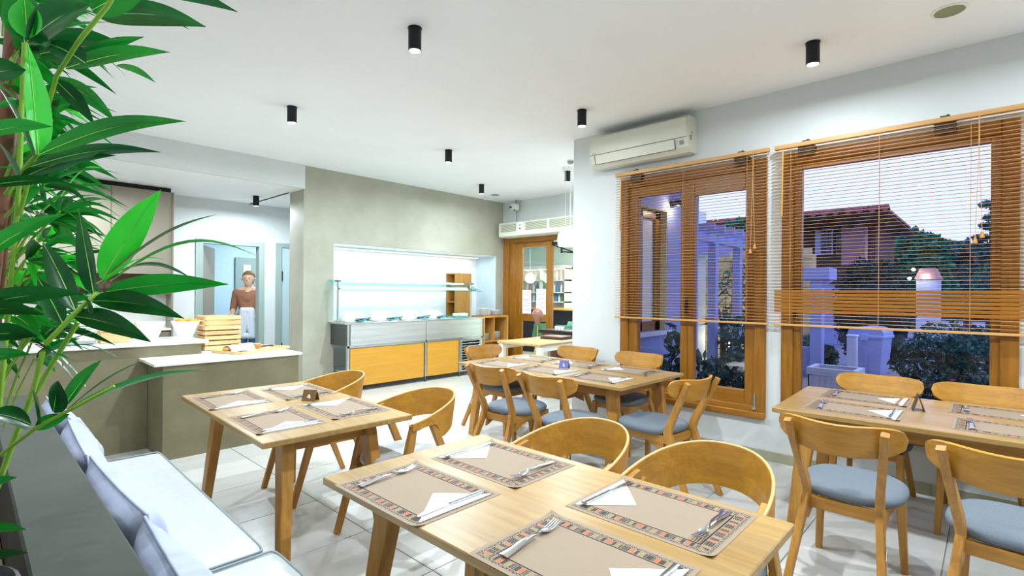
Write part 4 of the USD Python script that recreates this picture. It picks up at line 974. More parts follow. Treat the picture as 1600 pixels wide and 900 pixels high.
# ---------------------------------------------------------------- timber door and the bar behind it
d = thing('door_1', kind='structure')
def dbar(nm, y0, y1, z0, z1, x0=XD - .03, x1=XD + .10, ax='z'): obj(nm, bx(x0, x1, y0, y1, z0, z1, .006), 'timber_' + ax, d)
dbar('door_frame', 7.50, 7.66, 0, 2.72); dbar('door_frame', 7.33, 7.50, 0, 2.66, XD, XD + .10); dbar('door_frame', 5.2, 7.50, 2.60, 2.72, ax='y')
dbar('door_frame', 5.2, 5.36, 0, 2.6)
x0, x1 = XD + .01, XD + .06
dbar('stile', 7.14, 7.33, .02, 2.60, x0, x1); dbar('stile', 6.34, 6.50, .02, 2.60, x0, x1)
dbar('rail', 6.50, 7.14, 2.50, 2.60, x0, x1, 'y'); dbar('rail', 6.50, 7.14, .98, 1.12, x0, x1, 'y'); dbar('rail', 6.50, 7.14, .02, .22, x0, x1, 'y')
obj('glass_pane', bx(XD + .03, XD + .038, 6.49, 7.15, 1.11, 2.51), 'door_glass', d); obj('glass_pane', bx(XD + .03, XD + .038, 6.49, 7.15, .21, .99), 'door_glass', d)
obj('door_closer', cat(bx(XD - .07, XD + .0, 6.05, 6.30, 2.50, 2.56, .006), bx(XD - .05, XD - .02, 6.06, 6.09, 2.34, 2.5), rod((XD - .04, 6.08, 2.36), (XD - .04, 5.75, 2.33), .012), rod((XD - .04, 6.28, 2.5), (XD - .04, 5.75, 2.33), .012)), 'black_metal', d)
for (a, b, z0, z1), w in zip(((6.90, 7.15, 1.13, 1.62), (6.50, 6.76, 1.13, 1.64)), ('left', 'right')):
    t = thing('door_notice', 'white printed notice taped to the timber door glass, %s one' % w, 'notice', (XD + .024, 0, 0))
    obj('sheet', bx(0, .003, a, b, z0, z1), 'paper', t)
    obj('print_lines', cat(*[bx(-.0008, 0, a + .03, b - .03 - .02 * (i % 3), z1 - .06 - i * .045, z1 - .052 - i * .045) for i in range(9)]), 'grey_plastic', t)
struct('wall_bar', cat(bx(11.9, 12, 5, 12.1, 0, HC), bx(XD + .25, 12, 4.95, 5.05, 0, HC), bx(XD + .25, 12, 12.0, 12.1, 0, HC)), 'mint_wall')
struct('ceiling', bx(XD + .25, 11.9, 5.05, 12.0, 2.95, 3.05), 'mint_wall')
t = thing('back_bar', 'white back bar of bottle shelves seen through the timber door', 'shelf', (11.5, 0, 0))
obj('back', bx(.34, .38, 8.75, 10.6, .9, 2.30), 'white_plastic', t); obj('cornice', bx(0, .38, 8.75, 10.6, 2.24, 2.34), 'white_plastic', t)
for z in (1.28, 1.55, 1.90): obj('shelf', bx(.02, .34, 8.75, 10.6, z, z + .035), 'white_plastic', t)
for y in (8.75, 9.66, 10.57): obj('upright', bx(.02, .34, y, y + .03, .9, 2.26), 'white_plastic', t)
obj('base_cupboard', bx(-.05, .38, 8.75, 10.6, 0, .9), 'shelf_oak', t)
obj('light_strip', bx(.0, .03, 8.8, 10.55, 2.225, 2.24), 'warm_glow', t)
bot = lathe([(0, 0), (.038, 0), (.04, .01), (.04, .16), (.015, .21), (.013, .27), (0, .27)], 16)
n = 0
for z, ys, zn in ((1.585, [9.0 + .13 * i for i in range(11)], 'middle'), (1.315, [8.95 + .12 * i for i in range(12)], 'lowest'), (1.935, [9.0 + .16 * i for i in range(9)], 'top')):
    for i, y in enumerate(ys):
        c = ('bottle_clear', 'bottle_green', 'bottle_clear', 'bottle_amber', 'bottle_clear', 'bottle_blue')[(i * 5 + n) % 6] if zn != 'top' else 'bottle_clear'
        if zn == 'lowest' and 5 <= i <= 8: c = 'bottle_blue'
        o = obj('bottle', xf(bot, (11.68, y, z)), c, None, 40, '%s bottle from the left on the %s back bar shelf beyond the door' % (ORD[len(ys) - 1 - i], zn), 'bottle', 'bottles on the %s back bar shelf' % zn)
    n += 1
def make_globe():
    t = thing('bar_pendant', 'x', 'pendant lamp'); obj('globe', trimesh.creation.icosphere(3, .13), 'globe_glow', t, True); obj('cord', rod((0, 0, .12), (0, 0, 1.0), .004, 5), 'white_plastic', t); obj('cap', cyl(.03, .115, .16, 14), 'grey_plastic', t); return t
gb = Copies(make_globe); gb('glowing white globe pendant over the bar, left one', (10.0, 8.72, 1.93), 0, 'globe pendants over the bar'); gb('glowing white globe pendant over the bar, partly behind the door stile', (10.0, 8.12, 1.93), 0, 'globe pendants over the bar')
light_at('SphereLight', '/World/bar_pendant/bulb', (0, 0, 0), .12, 9., (1, .97, .9))
t = thing('bar_ceiling_light', 'flat ceiling light added out of view to brighten the bar room', 'light', (9.6, 6.6, 2.95)); obj('diffuser', bx(-.4, .4, -.4, .4, -.03, 0, .006), 'strip_glow', t)
light_at('RectLight', str(t.GetPath()) + '/panel', (0, 0, -.04), (.75, .75), 42., (.93, 1., .96))  # unseen area light added to lift the bar room
t = thing('bar_table', 'dark bar counter beyond the timber door with a pale top', 'counter', (10.5, 8.2, 0)); obj('front', bx(-.25, .25, -2., 2.2, 0, 1.12), 'dark_plastic', t); obj('worktop', bx(-.32, .32, -2.05, 2.25, 1.12, 1.16, .005), 'shelf_oak', t)
def make_shell():
    t = thing('shell_chair', 'x', 'chair'); P = np.zeros((15, 11, 3))
    for i, a in enumerate(np.linspace(0, 1, 15)):
        for j, q in enumerate(np.linspace(-1, 1, 11)):
            x, z = (-.02 + .42 * (1 - a * 2) * .55, .47 + .02 * (1 - a * 2)) if a < .5 else (-.05 - .23 * (a - .5) * 1.2 - .02, .47 + (a - .5) * 2 * .42)
            w = .24 if a < .6 else .24 - .05 * (a - .6) / .4
            P[i, j] = (x - .0 + .05 * q * q * (a > .5), q * w, z + .05 * q * q * (a < .5))
    obj('shell', slab(P, .012), 'green_chair', t, True)
    for sx in (-1, 1):
        for sy in (-1, 1): obj('leg', beam([(sx * .24 - .02, sy * .24, 0), (sx * .12 - .02, sy * .13, .46)], .03, [.024, .034], (0, 1, 0)), 'yellow_leg', t)
    obj('leg_brace', cat(rod((-.14, -.15, .36), (.10, .15, .36), .008), rod((-.14, .15, .36), (.10, -.15, .36), .008)), 'dark_plastic', t); return t
sh = Copies(make_shell)
for x, y, r, w in ((8.75, 7.25, 40, 'left one behind the door glass'), (8.7, 6.55, 20, 'seen through the open doorway'), (9.5, 7.2, 150, 'far one by the bar'), (9.65, 6.3, 120, 'far one, right of the doorway')):
    sh('green moulded chair with yellow legs beyond the timber door, ' + w, (x, y, 0), r, 'green moulded chairs in the bar')
t = thing('dark_sideboard', 'dark low sideboard with papers just behind the pale table', 'table', (7.35, 5.75, 0)); obj('top', bx(-.20, .20, -.65, .28, .84, .90, .006), 'dark_plastic', t); obj('front', bx(-.17, .17, -.6, .24, .05, .84), 'cabinet_inside', t)
for i, y in enumerate((5.55, 5.62, 5.69)): cup('%s white cup from the right on the dark sideboard' % ORD[i], (7.25, y, .90), 0, 'cups on the dark sideboard')
t = thing('menu_stack', 'dark menus stacked on the pale side table', 'menu', (6.75, 5.30, TH), 8)
for i in range(3): obj('menu', bx(-.16, .16, -.22 + i * .01, .22 - i * .01, i * .018, i * .018 + .016, .002), 'tent_edge' if i < 2 else 'brown_board', t)
t = thing('brown_balloon', 'glossy brown balloon on a stick by the timber door', 'balloon', (6.95, 5.88, 0))
obj('balloon', lathe([(0, .985), (.012, .99), (.04, 1.02), (.085, 1.09), (.105, 1.16), (.10, 1.215), (.07, 1.262), (.03, 1.282), (0, 1.285)], 28), 'balloon_rubber', t, True); obj('stick', rod((0, 0, .02), (0, 0, .99), .006), 'yellow_leg', t); obj('stand', cyl(.10, 0, .02, 20), 'yellow_leg', t)

# ---------------------------------------------------------------- the person in the corridor doorway
def hull_chain(joints, bones):
    ms = []
    for a, b in bones:
        ms.append(manifold3d.Manifold.hull_points(np.vstack([np.array(trimesh.creation.icosphere(2, r).vertices) + c for c, r in (joints[a], joints[b])])))
    m = ms[0]
    for q in ms[1:]: m = m + q
    return m
def smooth_mesh(m, res, it=8):
    g = m.refine_to_length(res).to_mesh(); tm = trimesh.Trimesh(np.array(g.vert_properties[:, :3]), np.array(g.tri_verts)); trimesh.smoothing.filter_taubin(tm, iterations=it); return tm
t = thing('person', 'fair-haired person in a brown top and white apron standing in the corridor doorway', 'person', (3.74, 10.45, 0), -122)
A = lambda *p: np.array(p, float)
J = dict(head=(A(.015, 0, 1.80), .105), jaw=(A(.045, 0, 1.71), .068), neck=(A(-.005, 0, 1.62), .058), chest=(A(0, 0, 1.42), .14), cl=(A(0, .10, 1.46), .105), cr=(A(0, -.10, 1.46), .105), waist=(A(0, 0, 1.16), .135), hl=(A(0, .09, 1.0), .12), hr=(A(0, -.09, 1.0), .12),
         sl=(A(-.01, .205, 1.515), .066), sr=(A(-.01, -.205, 1.515), .066), el=(A(-.03, .275, 1.20), .046), er=(A(-.03, -.275, 1.20), .046), wl=(A(.19, .235, 1.09), .034), wr=(A(.19, -.235, 1.09), .034),
         kl=(A(.02, .105, .54), .068), kr=(A(.02, -.105, .54), .068), al=(A(-.02, .11, .10), .045), ar=(A(-.02, -.11, .10), .045), tl=(A(.13, .12, .035), .035), tr=(A(.13, -.12, .035), .035), hdl=(A(.255, .222, 1.085), .033), hdr=(A(.255, -.222, 1.085), .033),
         nose=(A(.128, 0, 1.765), .014), nb=(A(.112, 0, 1.80), .010))
bones = [('head', 'jaw'), ('jaw', 'neck'), ('neck', 'chest'), ('chest', 'cl'), ('chest', 'cr'), ('cl', 'cr'), ('cl', 'waist'), ('cr', 'waist'), ('waist', 'hl'), ('waist', 'hr'), ('hl', 'hr'), ('cl', 'sl'), ('cr', 'sr'), ('neck', 'sl'), ('neck', 'sr'), ('sl', 'el'), ('sr', 'er'), ('el', 'wl'), ('er', 'wr'), ('wl', 'hdl'), ('wr', 'hdr'), ('hl', 'kl'), ('hr', 'kr'), ('kl', 'al'), ('kr', 'ar'), ('al', 'tl'), ('ar', 'tr'), ('nose', 'nb')]
for s, c in (('l', 1), ('r', -1)):
    h = J['hd' + s][0]
    for i, (dy, ln) in enumerate(((-.03, .075), (-.010, .088), (.010, .082), (.028, .064))):
        J['f%s%da' % (s, i)] = (h + A(.02, dy, 0), .0095); J['f%s%db' % (s, i)] = (h + A(.02 + ln * .55, dy * 1.1, -.006), .009); J['f%s%dc' % (s, i)] = (h + A(.02 + ln * .85, dy * 1.1, -.03), .008)
        bones += [('f%s%da' % (s, i), 'f%s%db' % (s, i)), ('f%s%db' % (s, i), 'f%s%dc' % (s, i))]
    J['th%sa' % s] = (h + A(-.01, -c * .03, .0), .011); J['th%sb' % s] = (h + A(.035, -c * .055, -.005), .009); bones.append(('th%sa' % s, 'th%sb' % s))
obj('body', smooth_mesh(hull_chain(J, bones), .025, 6), 'skin', t, True)
G = {k: (p, r + .014) for k, (p, r) in J.items()}
G['el'] = (J['el'][0], .060); G['er'] = (J['er'][0], .060)
obj('top', smooth_mesh(hull_chain(G, [('chest', 'cl'), ('chest', 'cr'), ('cl', 'cr'), ('cl', 'waist'), ('cr', 'waist'), ('cl', 'sl'), ('cr', 'sr'), ('chest', 'sl'), ('chest', 'sr'), ('sl', 'el'), ('sr', 'er'), ('waist', 'hl'), ('waist', 'hr')]), .03), 'shirt', t, True)
G['kl'] = (J['kl'][0], .085); G['kr'] = (J['kr'][0], .085); G['al'] = (J['al'][0], .065); G['ar'] = (J['ar'][0], .065)
obj('trousers', smooth_mesh(hull_chain(G, [('hl', 'hr'), ('hl', 'kl'), ('hr', 'kr'), ('kl', 'al'), ('kr', 'ar')]), .03), 'trousers', t, True)
obj('apron', smooth_mesh(hull_chain({'a': (A(.10, .06, 1.18), .075), 'b': (A(.10, -.06, 1.18), .075), 'c': (A(.10, .10, .70), .06), 'd': (A(.10, -.10, .70), .06)}, [('a', 'b'), ('a', 'c'), ('b', 'd'), ('c', 'd'), ('a', 'd'), ('b', 'c')]), .03), 'apron_white', t, True)
hr = trimesh.creation.icosphere(3, 1.); v = np.array(hr.vertices) * [.122, .115, .125] + [-.012, 0, 1.825]; k = (v[:, 0] > .035) & (v[:, 2] < 1.86); v[k, 0] = .035 + (v[k, 0] - .035) * .1; v[v[:, 2] < 1.74, 2] -= .03; obj('hair', (v, hr.faces), 'hair', t, True)
for s in (-1, 1): obj('eye', xf(trimesh.creation.icosphere(1, .011), (.108, s * .036, 1.795)), 'ink', t, True); obj('ear', xf(trimesh.creation.icosphere(2, .028), (.01, s * .108, 1.785)), 'skin', t, True)
obj('mouth', xf(bx(-.004, .004, -.024, .024, -.005, .005, .002), (.112, 0, 1.715)), 'bread_crust', t)

# ---------------------------------------------------------------- outside the windows
struct('ground', bx(5.5, 80, -60, 60, -.32, -.20), 'paving')
def foliage(name, blobs, n, size, m, parent, seed=0, long=2.2, kind='stuff'):
    """n small folded leaves spread through ellipsoids (centre, radii)"""
    r = np.random.default_rng(seed); vol = np.array([np.prod(b[1]) ** (2 / 3) for b in blobs]); pick = r.choice(len(blobs), n, p=vol / vol.sum())
    c = np.array([b[0] for b in blobs])[pick]; rad = np.array([b[1] for b in blobs])[pick]
    d = r.normal(size=(n, 3)); d /= np.linalg.norm(d, axis=1, keepdims=True)
    p = c + d * rad * (r.random(n) ** .22)[:, None] * (.85 + .3 * meshkit.noise(d * 3 + pick[:, None], seed))[:, None]
    u = r.normal(size=(n, 3)) + d * .8; u /= np.linalg.norm(u, axis=1, keepdims=True)
    w = np.cross(u, r.normal(size=(n, 3))); w /= np.linalg.norm(w, axis=1, keepdims=True) + 1e-9
    s = size * (.6 + .8 * r.random(n))[:, None]; h = np.cross(u, w) * s * .12
    V = np.stack([p - u * s * .5 * long, p + w * s * .5 + h, p + u * s * .5 * long, p - w * s * .5 + h], 1).reshape(-1, 3)
    F = (np.array([(0, 1, 2), (0, 2, 3)])[None] + (np.arange(n) * 4)[:, None, None]).reshape(-1, 3)
    return obj(name, (V, F), m, parent, kind=kind)
# the wing beside the left window: wall with a timber window in a cream reveal
t = thing('wing_wall', kind='structure')
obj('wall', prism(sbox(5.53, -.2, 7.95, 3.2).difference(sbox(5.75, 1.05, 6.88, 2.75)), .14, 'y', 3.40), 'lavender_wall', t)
obj('end_wall', bx(7.80, 7.95, 3.54, 3.8, -.2, 3.2), 'lavender_wall', t)
obj('reveal', cat(bx(6.87, 6.90, 3.405, 3.539, 1.05, 2.75), bx(5.75, 6.87, 3.405, 3.539, 2.74, 2.77), bx(5.74, 5.76, 3.405, 3.539, 1.05, 2.75)), 'cream_wall', t)
for a in ((6.72, 6.87, 1.05, 2.74), (5.76, 5.90, 1.05, 2.74), (6.28, 6.36, 1.05, 2.74)): obj('window_frame', bx(a[0], a[1], 3.50, 3.538, a[2], a[3], .006), 'timber_z', t)
for a in ((5.76, 6.87, 2.62, 2.74), (5.76, 6.87, 1.05, 1.18)): obj('window_frame', bx(a[0], a[1], 3.50, 3.538, a[2], a[3], .006), 'timber_x', t)
obj('window_sill', bx(5.70, 6.95, 3.33, 3.52, .99, 1.05, .006), 'planter_white', t)
t = thing('wall_lamp', 'small warm wall lamp added outside to light the reveal of the wing window', 'lamp', (6.98, 3.36, 2.86))
obj('bracket', bx(-.03, .03, .0, .04, -.05, .05, .006), 'black_metal', t); obj('shade', lathe([(.02, .06), (.05, .05), (.075, -.03), (.07, -.03), (.045, .045), (.02, .05)], 20, 0, -.07), 'black_metal', t, 40); obj('bulb', trimesh.creation.icosphere(2, .03).apply_translation([0, -.07, 0]), 'warm_glow', t, True)
light_at('SphereLight', str(t.GetPath()) + '/glow', (-.06, -.10, -.06), .03, 1.2, (1., .86, .60))  # added lamp in place of the room light on the reveal
def shrub(label, blobs, n, size, m, seed, cat_='shrub', stems=5, z0=-.2):
    t = thing('garden_shrub', label, cat_, (0, 0, 0)); r = random.Random(seed)
    foliage('foliage', blobs, n, size, m, t, seed)
    for i in range(stems):
        b = blobs[r.randrange(len(blobs))]; c = b[0]
        obj('stem', tube([(c[0] + r.uniform(-.1, .1), c[1] + r.uniform(-.1, .1), z0), (c[0] + r.uniform(-.05, .05), c[1], (z0 + c[2]) / 2), (c[0] + r.uniform(-.5, .5) * b[1][0], c[1] + r.uniform(-.5, .5) * b[1][1], c[2] + .3 * b[1][2])], [.014, .011, .006], 6), 'bark', t)
    return t
shrub('leafy shrub outside the left window, under the timber window of the wing', [((6.35, 3.08, .35), (.28, .25, .45)), ((6.6, 2.85, .45), (.25, .28, .40)), ((6.3, 3.02, .95), (.10, .09, .25))], 420, .07, 'shrub_leaf', 1)
shrub('low shrub outside the left window, at the foot of its right pane', [((7.3, 2.75, .10), (.45, .35, .45)), ((7.6, 2.35, .15), (.4, .4, .4))], 800, .06, 'garden_leaf', 2)
shrub('pale shrub behind the white pergola posts outside the left window', [((9.5, 3.2, .7), (.6, .4, .5)), ((8.8, 3.25, .1), (.5, .3, .5))], 900, .06, 'shrub_leaf', 3)
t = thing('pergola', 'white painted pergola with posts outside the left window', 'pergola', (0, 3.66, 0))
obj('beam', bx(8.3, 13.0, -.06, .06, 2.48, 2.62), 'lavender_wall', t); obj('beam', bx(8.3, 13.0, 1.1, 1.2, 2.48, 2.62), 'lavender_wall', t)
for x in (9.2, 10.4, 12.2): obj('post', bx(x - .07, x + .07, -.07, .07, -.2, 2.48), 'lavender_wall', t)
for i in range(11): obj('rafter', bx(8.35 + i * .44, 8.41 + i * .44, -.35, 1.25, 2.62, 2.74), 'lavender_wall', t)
t = thing('stone_wall', 'pale lit stone wall behind the pergola outside the left window', 'wall', (13.2, 0, 0)); rng = random.Random(8)
obj('core', bx(.06, .4, 3.0, 7.0, -.2, 2.5), 'stone_wall', t)
z = -.2
while z < 2.45:
    h = rng.uniform(.18, .30); y = 3.0
    while y < 7.0:
        l = rng.uniform(.3, .6); obj('stone', bx(0 + rng.uniform(0, .025), .08, y + .008, min(y + l, 7.0) - .008, z + .008, z + h - .008, .012), 'stone_wall', t); y += l
    z += h
t = thing('garden_lamp', 'small garden lamp lighting the stone wall outside the left window', 'lamp', (12.5, 4.6, -.2)); obj('post', cyl(.03, 0, .5, 12), 'black_metal', t); obj('lens', trimesh.creation.icosphere(2, .06).apply_translation([0, 0, .56]), 'garden_lamp', t, True)
light_at('SphereLight', str(t.GetPath()) + '/bulb', (0, 0, .7), .06, 4., (1., .88, .62))
t = thing('bamboo_clump', 'slender bamboo clump behind the pergola posts outside the left window', 'plant', (11.4, 3.95, 0)); rng = random.Random(9)
for i in range(16):
    x, y = rng.uniform(-.5, .4), rng.uniform(-.35, .35); h = rng.uniform(1.4, 2.3); obj('cane', tube([(x, y, -.2), (x + rng.uniform(-.1, .1), y + rng.uniform(-.1, .1), h)], [.014, .006], 6), 'shrub_leaf', t)
foliage('foliage', [((0, 0, 1.6), (.6, .5, .6)), ((.1, .1, .8), (.5, .4, .5))], 500, .045, 'shrub_leaf', t, 7, 5.)
t = thing('spiky_plant', 'spiky palm-like plant in front of the bamboo outside the left window', 'plant', (9.9, 3.75, .0))
for i in range(26):
    a, e = rng.uniform(0, 6.28), rng.uniform(-.2, 1.2); v = np.array([math.cos(a) * math.cos(e), math.sin(a) * math.cos(e), math.sin(e)])
    obj('leaf', tube([(0, 0, 1.0), np.array([0, 0, 1.0]) + v * .25, np.array([0, 0, .96]) + v * .5], [.012, .014, .001], 5), 'garden_leaf', t)
obj('trunk', cyl(.05, -.2, 1.02, 10), 'bark', t)
t = thing('planter_bench', 'long low planter ledge outside the left window', 'planter', (8.6, 3.05, -.2)); obj('wall', bx(-.1, 2.2, -.12, .12, 0, .55), 'stone_wall', t); obj('coping', bx(-.14, 2.24, -.17, .17, .55, .62, .008), 'cream_wall', t)
# neighbouring house seen through the right window
h = thing('house', 'house with a red tiled roof and white shutters beyond the right-hand window', 'house', (20.2, 0, 0))
ye = 2.20
obj('upper_wall', bx(1.2, 6, 3.0, 11, 1.2, 4.0), 'dark_brick', h)
obj('brick_pier', bx(.75, 1.25, 3.15, 3.85, 2.6, 3.98), 'pink_brick', h)
for i in range(15): obj('brick_course', bx(.735, .755, 3.15, 3.85, 2.62 + i * .09, 2.695 + i * .09), 'pink_brick', h)
w = obj('window', bx(.98, 1.02, 4.15, 4.72, 3.0, 3.95), 'window_frame_white', h)
for i in range(5): 
    for j in range(7): obj('pane', bx(.955, .985, 4.20 + i * .082, 4.265 + i * .082, 3.05 + j * .125, 3.14 + j * .125), 'dark_pane', w) if i < 4 else obj('shutter_slat', bx(.94, .97, 4.55, 4.70, 3.05 + j * .125, 3.15 + j * .125), 'window_frame_white', w)
w = obj('window', bx(1.15, 1.19, 3.92, 4.08, 3.0, 3.9), 'window_frame_white', h); obj('pane', bx(1.13, 1.16, 3.94, 4.06, 3.05, 3.85), 'dark_pane', w)
obj('soffit', cat(prism([(-1.6, 3.98), (6, 3.98), (6, 4.02), (-1.6, 4.02)], 9, 'y', 2.25)), 'eave_wood', h)
obj('fascia', bx(-1.66, -1.58, 2.2, 11.3, 3.98, 4.16), 'eave_wood', h)
# hipped roof: front slope and end slope
front = np.array([[(-1.75 + 2.9 * a, 2.25 + (8.9) * b + 2.6 * a * (1 - b), 4.12 + .42 * a) for b in np.linspace(0, 1, 40)] for a in np.linspace(0, 1, 10)])
obj('roof', slab(front, .06), 'roof_tile', h)
for j in range(34):
    b = j / 33; ring = [(front[i, min(int(b * 39), 39)]) + [0, 0, .05] for i in range(10)]
    obj('tile_row', tube(ring, .075, 6), 'roof_tile', h)
for i in range(10): obj('eave_tile', xf(cyl(.09, -.12, .12, 8), (-1.72, 2.3 + i * .31, 4.15), ry=70), 'roof_tile', h)
endr = np.array([[(-1.75 + 2.9 * a + 6. * b * (1 - a * .3), 2.25 + 2.6 * a - .0 * b, 4.12 + .42 * a) for b in np.linspace(0, 1, 6)] for a in np.linspace(0, 1, 6)])
obj('end_roof', slab(endr, .06), 'roof_tile', h)
for i in range(9): obj('rafter', bx(-1.5, 1.2, 2.5 + i * .5, 2.58 + i * .5, 3.86, 3.98), 'eave_wood', h)
obj('lower_wall', bx(1.1, 6, 4.0, 11, -.2, 1.9), 'lavender_wall', h)
obj('end_wall', bx(1.3, 6, 2.95, 3.0, 1.0, 4.0), 'dark_brick', h)
t = thing('porch', 'white porch tinted with dusk light, thick pillar just left in the right-hand window view', 'porch', (11.0, 0, -.2))
obj('pillar', bx(0, .24, 2.33, 2.53, 0, 2.12, .01), 'lavender_wall', t); obj('pillar', bx(0, .20, 2.72, 2.86, 0, 2.12, .01), 'lavender_wall', t); obj('lintel', bx(-.05, .6, 2.2, 3.3, 2.05, 2.28, .01), 'lavender_wall', t); obj('rail_wall', bx(.1, .3, 2.53, 3.3, 0, .75), 'lavender_wall', t)
obj('shutter_leaf', bx(.25, .29, 2.87, 3.6, .8, 2.0), 'lavender_wall', t); obj('corbel', prism([(2.33, 1.9), (2.18, 2.05), (2.33, 2.05)], .2, 'x', .02), 'lavender_wall', t)
t = thing('clipped_bush', 'large round dark clipped bush in the middle of the right-hand window view', 'bush', (0, 0, 0)); foliage('foliage', [((14.8, 2.08, 1.15), (.82, .80, 1.36))], 9000, .055, 'hedge_leaf', t, 21, 1.6)
m = trimesh.creation.icosphere(3, 1.); obj('inner_growth', (np.array(m.vertices) * [.70, .68, 1.2] + [14.8, 2.08, 1.12], m.faces), 'hedge_leaf', t, True); obj('trunk', cyl(.08, -.2, .3, 10, 14.8, 2.05), 'bark', t)
def tree(label, x, y, h, r, n, size, m, seed, blobs=None, name='garden_tree'):
    t = thing(name, label, 'tree', (0, 0, 0)); q = random.Random(seed)
    bl = blobs or [((x + q.uniform(-.5, .5) * r, y + q.uniform(-.55, .55) * r, -.2 + h * q.uniform(.45, .88)), (r * q.uniform(.4, .65),) * 2 + (h * q.uniform(.10, .2),)) for _ in range(12)] + [((x, y, h * .62), (r * .8, r * .8, h * .34))]
    foliage('crown', bl, n, size, m, t, seed, 1.8); obj('trunk', tube([(x, y, -.2), (x + .1, y - .05, h * .4), (x, y, h * .8)], [.16, .12, .05], 8), 'bark', t)
tree('round-headed green tree behind the clipped bush in the right-hand window', 31.5, 2.83, 5.0, 1.55, 9000, .18, 'tree_leaf', 31)
tree('lower blue-green tree right of the round-headed one, behind the white hut', 36., .95, 4.7, 1.6, 8000, .19, 'pine_leaf', 32)
tree('blue-green tree near the right edge of the right-hand window view', 25.5, -.75, 3.5, 1.2, 8000, .14, 'tree_leaf', 33)
rng = random.Random(41); bl = []
for i in range(26):
    z = 1.2 + i * .125; a = rng.uniform(0, 6.28); r = .85 * (1 - i / 34); bl.append(((21. + r * .6 * math.cos(a), .02 + r * .6 * math.sin(a), z), (.34 * (1 - i / 45), .34 * (1 - i / 45), .09)))
tree('tall ragged pine at the right edge of the right-hand window glass', 21., .02, 4.6, .9, 5200, .085, 'pine_leaf', 34, bl, 'pine_tree')
tree('dark tree seen above the pergola in the left window', 17.5, 6.6, 4.0, 1.1, 6000, .13, 'pine_leaf', 35)
tree('tree at the right of the left window, above the pergola beam', 15.8, 4.9, 3.9, .95, 5000, .12, 'tree_leaf', 36)
tree('far low tree behind the pergola', 33., 13., 3.6, 1.6, 4000, .2, 'pine_leaf', 50)
tree('far tree right of the window view', 33., -4., 3.8, 1.8, 4000, .2, 'pine_leaf', 51)
t = thing('far_hedge', 'long dark hedge closing the garden far beyond the right-hand window', 'hedge', (0, 0, 0))
obj('inner_growth', bx(47., 48.5, -32, 40, -.2, 2.1), 'hedge_leaf', t)
foliage('foliage', [((47.6, -30 + i * 2.2, 1.3), (1.1, 1.5, 1.25)) for i in range(32)], 9000, .22, 'hedge_leaf', t, 77)
t = thing('garden_hut', 'small white hut with bright lights under its roof in the right-hand window', 'hut', (22., 1.54, -.2))
obj('walls', bx(-.4, .4, -.30, .30, 0, 2.30), 'planter_white', t); obj('roof', prism([(-.34, 2.30), (.34, 2.30), (.2, 2.66), (-.2, 2.66)], 1.0, 'x', -.5), 'pink_brick', t); obj('door', bx(-.42, -.40, -.26, -.05, 1.2, 2.2), 'window_frame_white', t)
for y, z in ((.36, 2.62), (.05, 2.36), (.46, 2.33)): obj('light_bulb', trimesh.creation.icosphere(2, .055).apply_translation([-.56, y, z]), 'garden_lamp', t, True)
# bin, planters, garden bed
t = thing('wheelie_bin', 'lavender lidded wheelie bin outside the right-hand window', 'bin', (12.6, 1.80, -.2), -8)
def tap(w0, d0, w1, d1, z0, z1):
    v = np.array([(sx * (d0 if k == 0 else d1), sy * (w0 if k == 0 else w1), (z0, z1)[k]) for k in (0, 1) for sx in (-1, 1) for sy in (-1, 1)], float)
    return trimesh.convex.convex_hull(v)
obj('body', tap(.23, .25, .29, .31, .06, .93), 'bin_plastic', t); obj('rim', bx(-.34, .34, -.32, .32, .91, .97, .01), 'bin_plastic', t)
obj('lid', prism([(-.31, .97)] + [(.31 * math.cos(a), .97 + .17 * math.sin(a) ** .6) for a in np.linspace(math.pi - .05, .05, 17)] + [(.31, .97)], .62, 'x', -.31), 'bin_plastic', t, 40)
obj('lid_hinge', bx(-.37, -.30, -.06, .06, .86, 1.0, .01), 'bin_plastic', t); obj('ridge', bx(-.30, -.285, -.035, .0, .2, .92), 'bin_plastic', t)
for y in (-.26, .26): obj('wheel', xf(cyl(.10, -.03, .03, 18), (.2, y, .10), rx=90), 'dark_plastic', t)
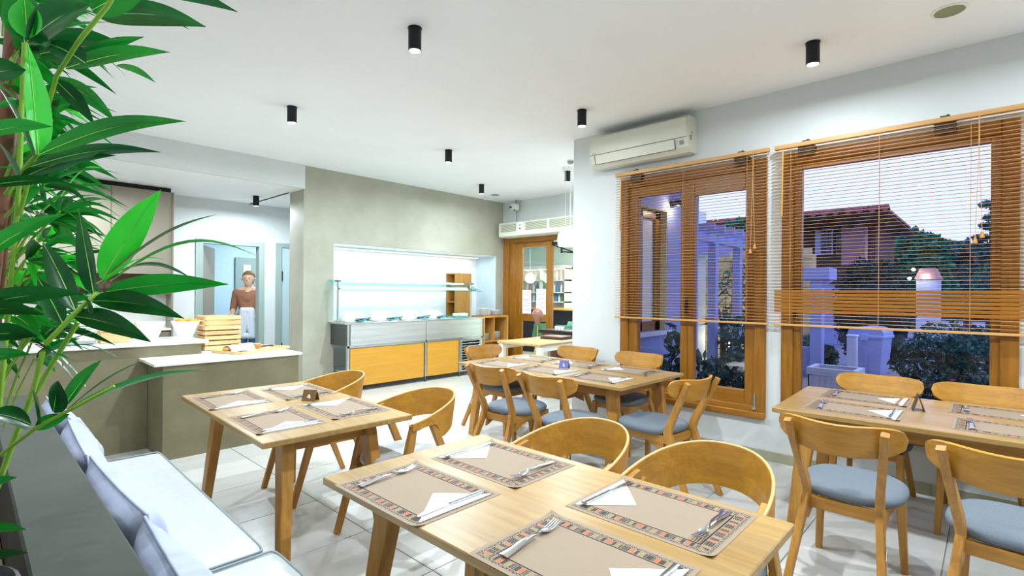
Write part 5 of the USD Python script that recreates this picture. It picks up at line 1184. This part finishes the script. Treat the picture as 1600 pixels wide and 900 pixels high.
def ribbed_planter(label, loc, l, w, hh, n):
    t = thing('planter_box', label, 'planter', loc)
    obj('trough', cat(bx(-w, w, -l, -l + .05, 0, hh), bx(-w, w, l - .05, l, 0, hh), bx(-w, -w + .05, -l, l, 0, hh), bx(w - .05, w, -l, l, 0, hh)), 'planter_white', t); obj('rim', prism(sbox(-w - .02, -l - .02, w + .02, l + .02).difference(sbox(-w + .05, -l + .05, w - .05, l - .05)), .10, 'z', hh - .02), 'planter_white', t); obj('soil', bx(-w + .05, w - .05, -l + .05, l - .05, hh - .1, hh - .05), 'soil', t)
    for i in range(n): obj('rib', bx(-w - .015, -w, -l + (i + .25) * 2 * l / n, -l + (i + .75) * 2 * l / n, .03, hh - .03), 'planter_white', t)
ribbed_planter('white ribbed planter trough outside the right-hand window, left', (8.8, 1.68, -.2), .30, .26, .62, 8)
t = thing('white_post', 'short white concrete post beside the wheelie bin', 'post', (11.9, 2.0, -.2)); obj('post', bx(-.1, .1, -.09, .07, 0, .95, .01), 'planter_white', t); obj('cap', bx(-.11, .11, -.10, .08, .95, .99, .01), 'planter_white', t)
struct('garden_path', bx(9.4, 14, -8, .55, -.20, -.19), 'sand_path')
t = thing('garden_kerb', 'curved pale kerb between path and garden bed outside the right-hand window', 'kerb', (0, 0, 0))
obj('stones', tube([(10.6, 2.2, -.17), (10.2, 1.4, -.16), (9.9, .7, -.16), (9.3, .1, -.16), (8.6, -.4, -.16)], .06, 6), 'stone_wall', t)
for i, (x, y, z, r, lab, s) in enumerate([(9.9, .62, .10, .30, 'dark flowering shrub in the garden bed, left', 61), (9.6, .15, .16, .34, 'flowering shrub with pink blossoms in the garden bed', 62), (11.0, .75, .40, .5, 'grey-green shrub behind the pink blossoms', 63), (11.6, .1, .5, .6, 'tall dark shrub at the back of the garden bed, right', 64),
                                       (8.2, .9, .02, .25, 'small light green plant at the window side of the bed', 65), (13.1, 3.0, .25, .4, 'dark shrub between the porch pillar and the bin', 66), (8.4, .45, .0, .3, 'low ground cover plant by the kerb', 67), (13.8, .7, .5, .6, 'broad dark shrub right behind the bin', 68)]):
    shrub(lab, [((x, y, z), (r, r, r * .95)), ((x + .2, y - r * .7, z - .1), (r * .7, r * .6, r * .7))], 1500 if r > .3 else 500, .05, ('garden_leaf', 'shrub_leaf')[i % 2], s)
t = thing('pink_flowers', 'bright pink blossoms on the shrub in the garden bed', 'flowers', (9.45, .15, .22)); rng = random.Random(12)
for i in range(14): 
    c = np.array([rng.uniform(-.1, .1), rng.uniform(-.35, .25), rng.uniform(-.25, .2)])
    obj('blossom', cat(*[xf(bx(0, .035, -.012, .012, -.002, .002), c, rz=k * 72, ry=-20) for k in range(5)]), 'petal', t)
